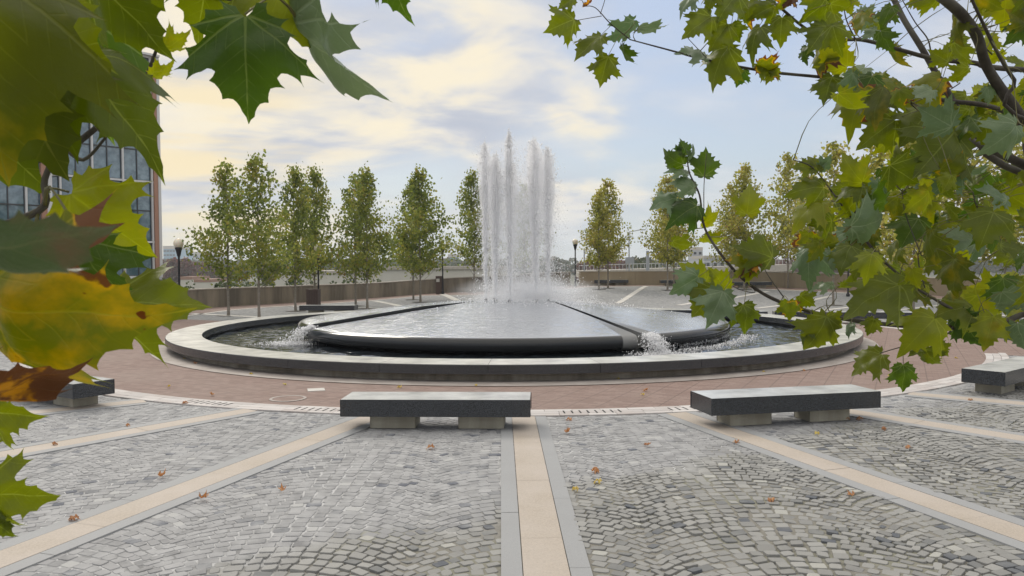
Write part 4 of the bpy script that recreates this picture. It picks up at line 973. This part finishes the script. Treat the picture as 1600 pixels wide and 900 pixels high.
# ------------------------------------------------------------------ leaf meshes
HALF = [(0, .0), (.10, -.10), (.25, -.13), (.24, -.045), (.43, -.03), (.385, .045), (.60, .15), (.47, .19), (.43, .25), (.49, .315), (.63, .355), (.60, .42), (.80, .575), (.585, .565), (.61, .69), (.46, .60), (.365, .57), (.31, .63), (.39, .72), (.255, .745), (.235, .86), (.135, .87), (.06, 1.0), (0, 1.1)]
def leaf_mesh(name, seed, res, m, curl=.25, fold=.25, wav=.05, scale=1.0):
    rs = random.Random(seed); j = lambda s_: rs.uniform(-s_, s_)
    R = [(x+j(.03) if x > 0 else 0, y+j(.03)) for x, y in HALF]; Lh = [(-x+j(.03), y+j(.03)) for x, y in HALF[1:-1]]
    out = [Vector(p) for p in R]+[Vector(p) for p in reversed(Lh)]
    # densify with slight scallop between teeth
    dense = []
    for i, p in enumerate(out):
        q = out[(i+1) % len(out)]; k = max(1, int((q-p).length/(res*1.0)))
        for u in range(k):
            tt = u/k; w_ = p.lerp(q, tt); nrm = Vector((-(q-p).y, (q-p).x)); dense.append(w_+nrm*(.09*math.sin(PI*tt)))
    n0 = len(dense); pts = list(dense); y = -.15
    rw = 0
    while y < 1.12:
        x = -.85+(res/2 if rw % 2 else 0)
        while x < .85: pts.append(Vector((x+j(res*.15), y+j(res*.15)))); x += res
        y += res*.87; rw += 1
    r = delaunay_2d_cdt(pts, [], [list(range(n0))], 1, 1e-5); v, f = r[0], [q for q in r[2]]
    veins = [(Vector((0, 0)), Vector((0, 1.1))), (Vector((0, 0)), Vector((.80, .575))), (Vector((0, 0)), Vector((-.80, .575))), (Vector((0, 0)), Vector((.60, .15))), (Vector((0, 0)), Vector((-.60, .15)))]
    for y0 in (.3, .45, .6, .75):
        for s_ in (-1, 1): veins.append((Vector((0, y0)), Vector((s_*.26, y0+.2))))
    for y0 in (.35, .55, .75):
        for s_ in (-1, 1):
            b = Vector((s_*.80*y0, .575*y0)); veins.append((b, b+Vector((s_*.02, .24)))); veins.append((b, b+Vector((s_*.24, -.04))))
    def segd(p, a, b):
        ab = b-a; tt = max(0, min(1, (p-a).dot(ab)/ab.length_squared)); return (p-(a+ab*tt)).length, tt
    vs = []; vein = []; edge = []; lp = []
    ox, oy = rs.uniform(0, 99), rs.uniform(0, 99)
    for p in v:
        md_ = 9; vv = 0
        for i, (a, b) in enumerate(veins):
            d, tt = segd(p, a, b); wv = (.017*(1-.7*tt)) if i < 5 else .007
            vv = max(vv, math.exp(-(d/max(wv, res*.28))**2)*(1 if i < 5 else .55))
            if i < 5: md_ = min(md_, d)
        ed = min(segd(p, dense[k], dense[(k+1) % n0])[0] for k in range(0, n0, 1)) if res < .06 or True else .1
        z = fold*md_*.8-curl*(p.y-.2)**2-curl*.9*p.x**2+wav*mnoise.noise(Vector((p.x*3+ox, p.y*3+oy, 0)))*1.6
        vs.append((p.x*scale, p.y*scale, z*scale)); vein.append(vv); edge.append(ed); lp.append((p.x, p.y, 0))
    me = bpy.data.meshes.new(name); me.from_pydata(vs, [], f); me.materials.append(m)
    for nm_, dat in (('vein', vein), ('edge', edge), ('rnd', [0.]*len(vs))):
        a = me.attributes.new(nm_, 'FLOAT', 'POINT'); a.data.foreach_set('value', dat)
    a = me.attributes.new('lp', 'FLOAT_VECTOR', 'POINT'); a.data.foreach_set('vector', np.array(lp, dtype=np.float32).ravel())
    me.polygons.foreach_set('use_smooth', [True]*len(me.polygons)); me.update(); return me
VAR = [(101, .35, .4), (102, .15, .6), (103, .6, .25), (104, .3, .3), (105, .8, .45)]
LM = {}
def lmesh(mk, var, res=.1):
    k = (mk, var, res)
    if k not in LM: sd_, cu_, fo_ = VAR[var]; LM[k] = leaf_mesh('leaf', sd_, res, M[mk], cu_, fo_, .07)
    return LM[k]
def leaf_matrix(B, T, roll, flip=False, away=.0):
    sx = random.choice((-1, 1))*random.uniform(.8, 1.05)
    Y = (T-B); L = Y.length/1.1; Y.normalize(); view = ((B+T)/2-Vector((0, 0, CH))).normalized()
    N = -view; N = (N-Y*N.dot(Y)).normalized(); X = Y.cross(N).normalized()
    rm = Matrix.Rotation(roll+(PI if flip else 0), 3, Y); X, N = rm @ X, rm @ N
    return Matrix(((X.x*L*sx, Y.x*L, N.x*L, B.x), (X.y*L*sx, Y.y*L, N.y*L, B.y), (X.z*L*sx, Y.z*L, N.z*L, B.z), (0, 0, 0, 1)))
def px2(px, py, D): return atD(px, py, D)
# ---- right tree
def branch(mb, pts, D0, D1, w0, w1, n=8, extra=None):
    P = []
    for i, (x, y) in enumerate(pts): P.append(px2(x, y, D0+(D1-D0)*i/(len(pts)-1)))
    if extra: P += extra
    P = catmull(P, 5); m_ = len(P); mb.tube(P, [max(.0012, (w0+(w1-w0)*i/(m_-1))*(1+.10*mnoise.noise(Vector((i*.9, w0*99, 0))))) for i in range(m_)], n); return P
rt = empty('plane_tree', (3.9, 3.4, 0)); tag(rt, 'large plane tree standing right of the camera, its leafy boughs hanging into view', 'tree')
def par(o, root):
    o.parent = root; o.matrix_parent_inverse = Matrix.Translation(-Vector(root.location)); return o
mb = MB(); trunk_top = Vector((3.85, 3.4, 2.6)); mb.tube(catmull([(3.9, 3.4, 0), (3.86, 3.42, 1.2), trunk_top, (3.7, 3.5, 4.2), (3.6, 3.6, 6)], 5), [.17-.0052*i for i in range(21)], 14); par(mb.build('trunk', M['bark'], None, True), rt)
j0 = [Vector((2.9, 3.25, 1.95)), Vector((3.85, 3.4, 1.6))]
mb = MB()
BR = []
def rb(pts, D0, D1, w0, w1, extra=None): BR.append(branch(mb, pts, D0, D1, w0, w1, 8, extra))
rb([(1425, 162), (1490, 207), (1545, 232), (1605, 260), (1690, 305)], 2.5, 2.9, .006, .024, [Vector((3.8, 3.4, 2.1))])
rb([(985, 62), (1045, 78), (1105, 94), (1200, 112), (1310, 124), (1400, 146), (1485, 158), (1560, 170), (1680, 220)], 2.9, 2.9, .0022, .012, [Vector((3.8, 3.42, 2.6))])
rb([(1470, -6), (1505, 25), (1528, 60), (1545, 110), (1600, 190), (1680, 300)], 2.4, 2.8, .016, .02, [Vector((3.8, 3.42, 2.2))])
rb([(1395, -5), (1412, 30), (1440, 75), (1460, 110), (1478, 140), (1520, 200), (1620, 280)], 3.1, 3.0, .011, .014, [Vector((3.8, 3.42, 2.15))])
rb([(1150, -30), (1210, 5), (1250, 38), (1290, 62), (1345, 62), (1400, 76), (1460, 92), (1520, 98), (1620, 110)], 2.8, 2.9, .004, .011, [Vector((3.75, 3.45, 3.0))])
rb([(1515, -8), (1540, 45), (1560, 85), (1585, 125), (1640, 200)], 2.0, 2.5, .004, .007, [Vector((3.8, 3.42, 2.5))])
rb([(1073, 245), (1078, 272), (1093, 305), (1098, 345), (1108, 370), (1130, 402), (1160, 435), (1200, 463), (1255, 484), (1330, 500), (1400, 508), (1470, 512), (1560, 505), (1605, 490), (1700, 480)], 2.75, 2.6, .0022, .011, [Vector((3.85, 3.4, 1.7))])
rb([(1427, 448), (1465, 470), (1500, 490), (1540, 508)], 2.6, 2.6, .004, .007)
rb([(1434, 398), (1438, 425), (1450, 462)], 2.6, 2.6, .002, .003)
rb([(1335, 330), (1350, 370), (1375, 402), (1400, 425), (1430, 448)], 2.7, 2.6, .005, .004)
rb([(1300, 300), (1270, 262), (1240, 250)], 2.7, 2.6, .003, .0015)
rb([(1330, 340), (1300, 300)], 2.7, 2.7, .004, .003)
rb([(1375, 552), (1410, 542), (1455, 536), (1480, 522), (1490, 510)], 2.6, 2.6, .0015, .003)
rb([(1105, 92), (1075, 60)], 2.9, 2.9, .002, .001); rb([(985, 62), (955, 38), (930, 12), (912, 10)], 2.9, 2.85, .0026, .0012); rb([(940, 25), (900, 32)], 2.88, 2.85, .0015, .001); rb([(938, 22), (945, 0), (948, -20)], 2.88, 2.85, .0015, .001)
rb([(1100, 345), (1100, 290), (1104, 240)], 2.75, 2.75, .002, .001)
rb([(1145, 420), (1180, 455), (1155, 452), (1128, 436)], 2.75, 2.75, .002, .001)
rb([(1185, 400), (1200, 430), (1225, 465)], 2.7, 2.7, .0015, .002)
rb([(1318, 0), (1322, 30), (1337, 62)], 2.8, 2.8, .0015, .003); rb([(1410, 0), (1430, 35), (1450, 62), (1455, 90)], 2.7, 2.7, .0015, .003)
rb([(1500, 130), (1470, 150), (1455, 163)], 2.8, 2.8, .002, .002); rb([(1560, 95), (1500, 35)], 2.8, 2.7, .003, .001); rb([(1520, 300), (1530, 330), (1570, 385)], 2.7, 2.7, .002, .003); rb([(1410, 300), (1415, 335), (1440, 400)], 2.65, 2.65, .0015, .002)
par(mb.build('branches', M['bark_dark'], None, True), rt)
allbr = [p for b in BR for p in b if p.x < 2.3]
RL = [  # base x,y, tip x,y, material, roll deg, depth
 (897, 30, 850, 50, 'leaf_green', 10, 2.85), (897, -2, 870, 14, 'leaf_green', 20, 2.85), (912, 9, 930, -2, 'leaf_brown', 60, 2.85), (992, 34, 945, 72, 'leaf_sheen', -35, 2.9), (938, 56, 896, 92, 'leaf_green', 30, 2.9), (950, 88, 936, 137, 'leaf_green', 8, 2.88), (972, 72, 984, 108, 'leaf_deep', 45, 2.92), (997, 45, 1046, 42, 'leaf_sheen', 50, 2.9),
 (1104, 87, 1055, 74, 'leaf_sheen', 62, 2.9), (1138, 72, 1100, 138, 'leaf_green', 35, 2.85), (1161, 108, 1152, 136, 'leaf_deep', 5, 2.9), (1183, 100, 1224, 113, 'leaf_turn', 40, 2.85), (1210, 104, 1197, 129, 'leaf_turn', 30, 2.87), (1186, 99, 1215, 118, 'leaf_turn', -20, 2.86),
 (1112, 24, 1067, 56, 'leaf_green', 30, 2.8), (1137, 37, 1106, 80, 'leaf_green', 5, 2.8), (1143, 38, 1156, 68, 'leaf_green', 30, 2.83), (1187, 40, 1163, 85, 'leaf_green', 35, 2.8), (1150, -8, 1120, 30, 'leaf_green', 10, 2.8), (1170, 0, 1165, 38, 'leaf_turn', 10, 2.85), (1085, -8, 1056, 14, 'leaf_sheen', 40, 2.8), (1118, -14, 1102, 13, 'leaf_green', 20, 2.8),
 (1212, 8, 1176, 24, 'leaf_green', 20, 2.8), (1216, 5, 1252, -4, 'leaf_turn', 30, 2.75), (1240, -5, 1222, 14, 'leaf_brown', 30, 2.76), (1222, 26, 1218, 67, 'leaf_green', 25, 2.82), (1292, -2, 1251, 40, 'leaf_green', 0, 2.75), (1292, 40, 1262, 82, 'leaf_green', 15, 2.75), (1259, 72, 1256, 104, 'leaf_deep', 40, 2.8), (1290, 70, 1270, 122, 'leaf_turn', 30, 2.8), (1300, 120, 1285, 165, 'leaf_green', 10, 2.8), (1350, 135, 1322, 205, 'leaf_turn', 35, 2.7), (1400, 186, 1338, 232, 'leaf_green', 5, 2.65), (1455, 172, 1405, 222, 'leaf_green', 10, 2.6), (1492, 205, 1430, 275, 'leaf_green', 10, 2.5), (1500, 260, 1455, 305, 'leaf_sheen', 30, 2.5), (1452, 300, 1412, 335, 'leaf_light', -15, 2.5), (1590, 195, 1545, 240, 'leaf_sheen', -25, 2.1), (1470, 120, 1410, 160, 'leaf_turn', 20, 2.7),
 (1067, 258, 1030, 240, 'leaf_deep', 0, 2.75), (1072, 242, 1063, 215, 'leaf_deep', 40, 2.75), (1100, 275, 1104, 228, 'leaf_deep', 5, 2.75), (1076, 253, 1092, 230, 'leaf_sheen', 68, 2.76), (1075, 270, 1036, 263, 'leaf_sheen', 60, 2.74), (1086, 293, 1052, 277, 'leaf_sheen', 30, 2.72), (1085, 292, 1080, 303, 'leaf_green', 30, 2.74), (1058, 308, 1014, 321, 'leaf_sheen', 35, 2.75), (1090, 320, 1044, 345, 'leaf_deep', 30, 2.7), (1088, 322, 1060, 330, 'leaf_light', 40, 2.72), (1097, 348, 1130, 338, 'leaf_light', 20, 2.75), (1098, 372, 1138, 378, 'leaf_light', 45, 2.74), (1050, 378, 1085, 392, 'leaf_green', 50, 2.75), (1167, 335, 1174, 287, 'leaf_light', 5, 2.5), (1207, 402, 1142, 382, 'leaf_green', 40, 2.6), (1183, 415, 1135, 400, 'leaf_turn', 30, 2.62), (1184, 408, 1150, 428, 'leaf_brown', 60, 2.62), (1180, 420, 1140, 432, 'leaf_light', 50, 2.63),
 (1103, 442, 1064, 408, 'leaf_light', 10, 2.7), (1092, 432, 1048, 459, 'leaf_sheen', 20, 2.65), (1135, 452, 1110, 418, 'leaf_light', 0, 2.72), (1118, 452, 1080, 500, 'leaf_green', 20, 2.6), (1130, 455, 1104, 514, 'leaf_sheen', 5, 2.58), (1163, 476, 1170, 526, 'leaf_green', -10, 2.6), (1232, 470, 1234, 503, 'leaf_turn', 0, 2.6), (1250, 462, 1275, 480, 'leaf_green', 20, 2.62), (1301, 444, 1262, 450, 'leaf_sheen', 40, 2.6), (1312, 446, 1345, 448, 'leaf_green', 45, 2.62), (1405, 442, 1318, 488, 'leaf_green', 40, 2.5), (1292, 495, 1262, 554, 'leaf_green', -5, 2.55), (1290, 497, 1318, 512, 'leaf_green', 15, 2.57), (1266, 505, 1244, 530, 'leaf_green', 50, 2.6), (1366, 498, 1356, 524, 'leaf_green', 15, 2.6), (1378, 552, 1326, 582, 'leaf_green', 25, 2.6), (1462, 496, 1412, 547, 'leaf_light', 20, 2.5), (1445, 547, 1466, 578, 'leaf_green', 10, 2.6), (1464, 536, 1483, 558, 'leaf_green', 20, 2.6), (1412, 570, 1413, 616, 'leaf_deep', 0, 2.6), (1440, 548, 1418, 556, 'leaf_green', 50, 2.6), (1498, 492, 1535, 546, 'leaf_deep', 25, 2.6), (1552, 494, 1537, 548, 'leaf_light', 10, 2.5), (1520, 482, 1465, 480, 'leaf_green', 40, 2.6), (1330, 505, 1322, 530, 'leaf_sheen', 55, 2.62),
 (1288, 292, 1232, 296, 'leaf_green', 30, 2.65), (1272, 262, 1238, 258, 'leaf_green', 30, 2.65), (1278, 268, 1266, 240, 'leaf_green', 10, 2.65), (1280, 265, 1303, 243, 'leaf_sheen', 30, 2.66), (1348, 285, 1312, 245, 'leaf_light', 0, 2.6), (1350, 290, 1305, 300, 'leaf_green', 40, 2.62), (1285, 312, 1232, 345, 'leaf_light', 35, 2.65), (1350, 330, 1402, 305, 'leaf_deep', 40, 2.6), (1300, 345, 1262, 352, 'leaf_green', 20, 2.66), (1330, 355, 1400, 345, 'leaf_sheen', 30, 2.5)]
N_PART = 0
RL = [q_[:5]+(q_[5]+random.choice((-1, 1))*random.uniform(0, 22), q_[6]) for q_ in RL]
pet = MB(); stuffL = []
def addleaf(root, spec, res=.1, as_part=True, scale_px=1.0):
    global N_PART
    bx, by, tx, ty, mk, roll, D = spec
    L = math.hypot(tx-bx, ty-by); dd = random.uniform(-.25, .25)*L/FP*D
    B = px2(bx, by, D); T = px2(tx, ty, D+dd); mtx = leaf_matrix(B, T, math.radians(roll+random.uniform(-6, 6)))
    me = lmesh(mk, random.randrange(5), res)
    return me, mtx, B, T
def petiole(B, T, brp, w=.0011, leafo=None):
    global pet
    keep_ = pet
    if leafo is not None: pet = MB()
    q = min(brp, key=lambda p: (p-B).length)
    if (q-B).length > .45: q = B+(B-T).normalized()*.06
    mid = (B+q)/2+(B-T).normalized()*min(.03, (B-q).length*.3)
    pet.tube(catmull([q, mid, B], 3), [w*1.6]*3+[w]*4, 5)
    if leafo is not None:
        bpy.context.view_layer.update(); o = pet.build('petiole', M['petiole'], None, True); o.parent = leafo; o.matrix_parent_inverse = leafo.matrix_world.inverted(); pet = keep_
for sp in RL:
    me, mtx, B, T = addleaf(rt, sp)
    o = bpy.data.objects.new('leaf', me); C.objects.link(o); o.matrix_world = mtx; par(o, rt); petiole(B, T, allbr, leafo=o); N_PART += 1
fill = []
def fillr(x0, x1, y0, y1, n, mats, lo=50, hi=80, hole=()):
    for i in range(n):
        while True:
            x, y = random.uniform(x0, x1), random.uniform(y0, y1)
            if not any(a < x < b and c < y < d for a, b, c, d in hole): break
        L = random.uniform(lo, hi)*random.choice((.62, .8, .9)); a = random.uniform(-2.7, .4) if random.random() < .35 else random.gauss(-2.2, .55) if False else random.uniform(.9, 3.0)
        tx, ty = x+L*math.cos(a)*.8, y+L*abs(math.sin(a))*.9 if random.random() < .8 else y-L*.4
        D = random.uniform(2.3, 3.5); fill.append((x, y, tx, ty, random.choice(mats), random.choice((0, 15, 30, 45, 60, -30, -50)), D))
gm = ['leaf_green']*8+['leaf_olive']*4+['leaf_deep']*3+['leaf_sheen']*3+['leaf_light']*4+['leaf_turn']
fillr(1295, 1380, -30, 150, 22, gm, hole=((1330, 1400, 60, 90),)); fillr(1380, 1490, -40, 150, 16, gm, hole=((1395, 1470, 0, 70), (1395, 1470, 90, 130))); fillr(1490, 1640, -40, 190, 42, gm)
fillr(1380, 1620, 140, 210, 22, gm); fillr(1260, 1350, 290, 400, 14, gm); fillr(1350, 1640, 240, 390, 62, gm, hole=((1470, 1560, 225, 262),)); fillr(1400, 1640, 380, 465, 22, gm); fillr(1560, 1640, 380, 520, 10, gm); fillr(1290, 1420, 380, 425, 5, gm)
fill.sort(key=lambda s_: -math.hypot(s_[2]-s_[0], s_[3]-s_[1])/1)
lv = []; lf = []; atts = {'vein': [], 'edge': [], 'rnd': []}; lpv = []; mids = []; mlist = []
for i, sp in enumerate(fill):
    me, mtx, B, T = addleaf(rt, sp, .13)
    if N_PART >= 100: petiole(B, T, allbr)
    else:
        o = bpy.data.objects.new('leaf', me); C.objects.link(o); o.matrix_world = mtx; o.parent = rt; o.matrix_parent_inverse = Matrix.Translation(-Vector(rt.location)); petiole(B, T, allbr, leafo=o); N_PART += 1; continue
    off = len(lv); lv += [mtx @ v.co for v in me.vertices]; 
    mm = me.materials[0]
    if mm not in mlist: mlist.append(mm)
    for p_ in me.polygons: lf.append(tuple(k+off for k in p_.vertices)); mids.append(mlist.index(mm))
    for k in ('vein', 'edge'):
        a = np.zeros(len(me.vertices), dtype=np.float32); me.attributes[k].data.foreach_get('value', a); atts[k] += a.tolist()
    atts['rnd'] += [random.random()]*len(me.vertices); a = np.zeros(len(me.vertices)*3, dtype=np.float32); me.attributes['lp'].data.foreach_get('vector', a); lpv.append(a)
o = mesh_obj('leaves', [tuple(v) for v in lv], lf, mlist, None, True, mids); par(o, rt); o['kind'] = 'stuff'
for k in atts: a = o.data.attributes.new(k, 'FLOAT', 'POINT'); a.data.foreach_set('value', atts[k])
a = o.data.attributes.new('lp', 'FLOAT_VECTOR', 'POINT'); a.data.foreach_set('vector', np.concatenate(lpv))
par(pet.build('petioles', M['petiole'], None, True), rt)['kind'] = 'stuff'
# ---- left tree (very near the lens)
lt = empty('plane_tree', (-2.6, .9, 0)); tag(lt, 'plane tree left of the camera whose big leaves hang close to the lens', 'tree')
mb = MB(); mb.tube(catmull([(-2.6, .9, 0), (-2.58, .92, 1.3), (-2.6, .95, 2.8), (-2.5, 1, 5)], 5), [.15-.006*i for i in range(16)], 14); par(mb.build('trunk', M['bark'], None, True), lt)
mb = MB(); LB = []
LB.append(branch(mb, [(480, 52), (462, 30), (440, 10), (395, -2), (340, -8), (200, -60), (0, -90), (-300, -60)], .80, .85, .0015, .006, 8, [Vector((-2.55, .93, 2.3))]))
LB.append(branch(mb, [(228, 122), (240, 90), (250, 62), (256, 48)], .82, .82, .0022, .001, 6)); LB.append(branch(mb, [(228, 122), (150, 200), (75, 245), (-60, 260), (-300, 200)], .82, .75, .0022, .006, 8, [Vector((-2.55, .93, 2.2))]))
LB.append(branch(mb, [(165, 215), (130, 250), (95, 232), (70, 280), (60, 330), (-80, 360), (-300, 300)], .72, .7, .0012, .005, 8, [Vector((-2.55, .93, 2.1))]))
par(mb.build('branches', M['bark_dark'], None, True), lt)
pet = MB()
LL = [(-25, -50, -15, 270, 'leaf_olive', 8, .52, 'L'), (100, 80, 258, 222, 'leaf_green', -25, .66, ''), (140, -60, 236, 88, 'leaf_green', 25, .72, ''), (-10, 60, 90, 275, 'leaf_olive', 15, .62, ''), (383, 22, 384, 184, 'leaf_deep', 4, .72, ''), (400, -90, 478, 70, 'leaf_green', 10, .78, ''), (462, 25, 583, 188, 'leaf_sheen', 74, .80, ''), (256, 74, 299, 60, 'leaf_light', 30, .80, ''), (238, 118, 276, 100, 'leaf_light', 50, .80, ''), (600, -70, 621, 27, 'leaf_deep', 25, .85, ''), (108, 300, 232, 402, 'leaf_light', 15, .72, ''), (165, 478, 309, 462, 'leaf_green', -22, .68, ''), (-35, 462, 228, 536, 'leaf_gold', 30, .50, ''), (-115, 368, 168, 402, 'leaf_grey', 66, .20, ''), (128, 370, 172, 492, 'leaf_deep', 48, .60, ''), (-40, 640, 68, 655, 'leaf_green', 30, .66, ''), (-40, 765, 82, 788, 'leaf_green', 35, .68, ''), (-30, 800, 14, 845, 'leaf_green', 30, .68, ''), (-80, 606, 120, 632, 'leaf_brown', 76, .49, ''), (330, -60, 300, 60, 'leaf_green', 10, .82, ''), (200, -110, 215, 40, 'leaf_green', 20, .78, ''), (95, 10, 150, 200, 'leaf_deep', 10, .80, ''), (10, -30, 170, 110, 'leaf_green', 10, .60, ''), (40, 90, 80, 235, 'leaf_green', 5, .75, ''), (-20, 400, 90, 480, 'leaf_olive', 20, .58, ''), (-60, 160, 60, 300, 'leaf_green', 20, .7, ''), (480, -90, 470, 10, 'leaf_green', 10, .8, '')]
lbr = [p for b in LB for p in b]
for sp in LL:
    bx, by, tx, ty, mk, roll, D, _ = sp; B = px2(bx, by, D); T = px2(tx, ty, D); me = lmesh(mk, random.randrange(5), .045)
    o = bpy.data.objects.new('leaf', me); C.objects.link(o); o.matrix_world = leaf_matrix(B, T, math.radians(roll)); o.parent = lt; o.matrix_parent_inverse = Matrix.Translation(-Vector(lt.location)); petiole(B, T, lbr, .0011, leafo=o)
# ------------------------------------------------------------------ fallen leaves
FL = [(676, 703, 'reddish curled leaf on the cobbles in front of the nearest bench', 'o'), (315, 782, 'orange leaf beside the left tan band', 'o'), (110, 818, 'orange leaf at the lower left beside the grey border', 'o'), (249, 747, 'orange leaf in the middle of the left cobble panel', 'o'), (441, 771, 'tan leaf on the cobbles right of the left tan band', 'o'), (197, 667, 'small leaf lying on the second tan band from the left', 'o'), (83, 697, 'tiny leaf on the far left cobbles', 'o'), (1209, 784, 'crumpled orange leaf on the right cobbles', 'o'), (1333, 779, 'small tan leaf near the right tan band', 'o'), (1275, 679, 'pale yellow leaf in front of the slanted bench', 'y'), (1151, 692, 'small reddish leaf at the edge of the right tan band', 'o'), (1009, 698, 'red leaf on the cobbles halfway between the two near benches', 'o'), (889, 658, 'orange leaf just below the slot drain', 'o'), (883, 678, 'pale orange leaf right of the central grey border', 'o'), (926, 738, 'orange leaf right of the centre, the farther of a pair', 'o'), (938, 754, 'orange leaf right of the centre, the nearer of a pair', 'y'), (902, 766, 'little yellow leaf against the central grey border', 'y'), (1008, 612, 'tan leaf on the brick ring, the farther of two by the centre', 'o'), (1002, 619, 'tan leaf on the brick ring, the nearer of two by the centre', 'y'), (742, 604, 'pale leaf on the brick behind the nearest bench', 'y'), (627, 606, 'tan star shaped leaf on the brick behind the nearest bench', 'y'), (1384, 673, 'small tan leaf on the cobbles right of the slanted bench', 'o'), (1324, 657, 'dry leaf under the right foot of the slanted bench', 'o'), (1346, 657, 'dry leaf just right of the slanted bench foot', 'o'), (1518, 627, 'tan leaf in front of the right edge bench', 'o'), (1415, 702, 'rust leaf on the cobbles between the right bands', 'o'), (808, 594, 'dark curled leaf against the fountain apron', 'o'), (965, 593, 'pale leaf at the foot of the fountain plinth, right of centre', 'y'), (287, 561, 'yellowish leaf lodged against the left end of the fountain base', 'y'), (306, 569, 'dry leaf on the apron near the left end of the fountain', 'o'), (391, 586, 'pale leaf on the brick left of the manhole', 'y'), (443, 602, 'pale leaf just above the manhole cover', 'y'), (334, 619, 'dark leaf on the pale band at the left', 'o'), (290, 632, 'orange leaf on the pale paver band at the left', 'o'), (262, 606, 'small leaf on the brick ring at far left', 'y'), (1193, 582, 'pale leaf on the brick ring behind the slanted bench', 'y'), (1255, 580, 'dark leaf on the brick ring behind the slanted bench', 'o'), (1338, 562, 'pale leaf on the right side of the brick ring', 'y'), (1448, 545, 'pale leaf on the right brick path', 'y'), (1493, 560, 'white leaf on the right brick path beneath the branch', 'y'), (865, 592, 'small leaf at the fountain apron, centre', 'y'), (540, 588, 'pale leaf on the brick in front of the fountain, left of centre', 'y'), (1390, 588, 'tiny leaf on the brick near the hanging leaf', 'y')]
LV = [leaf_mesh('fallen', 300+k, .13, M['leaf_dry'], .9, .7, .35) for k in range(3)]; LY = [leaf_mesh('fallen', 310+k, .13, M['leaf_yel'], .7, .6, .3) for k in range(2)]
for px, py, lab, ty in FL:
    q = gp(px, py); me = random.choice(LV if ty == 'o' else LY); o = bpy.data.objects.new('fallen_leaf', me); C.objects.link(o)
    s_ = random.uniform(.05, .085); o.scale = (s_, s_, s_); o.rotation_euler = (PI+random.uniform(-.3, .3) if random.random() < .3 else random.uniform(-.3, .3), random.uniform(-.3, .3), random.uniform(0, 6.3)); o.location = (q.x, q.y, q.z+.016+s_*.2)
    tag(o, lab, 'fallen leaf', 'fallen leaves on the paving')
# ------------------------------------------------------------------ haze
hm = bpy.data.materials.new('haze'); hm.use_nodes = True; t = NT(hm.node_tree); t.n.remove(t.n['Principled BSDF']); v = t.node('ShaderNodeVolumePrincipled')
v.inputs['Color'].default_value = c3((.9, .94, 1)); v.inputs['Density'].default_value = .0003; v.inputs['Anisotropy'].default_value = .3; t.l.new(v.outputs[0], t.n['Material Output'].inputs['Volume'])
mb = MB(); mb.box(0, 0, 11, 15000, 15000, 40); o = mb.build('haze', hm); tag(o, kind='stuff', label='thin pale haze softening the distant buildings and woods', cat='haze')
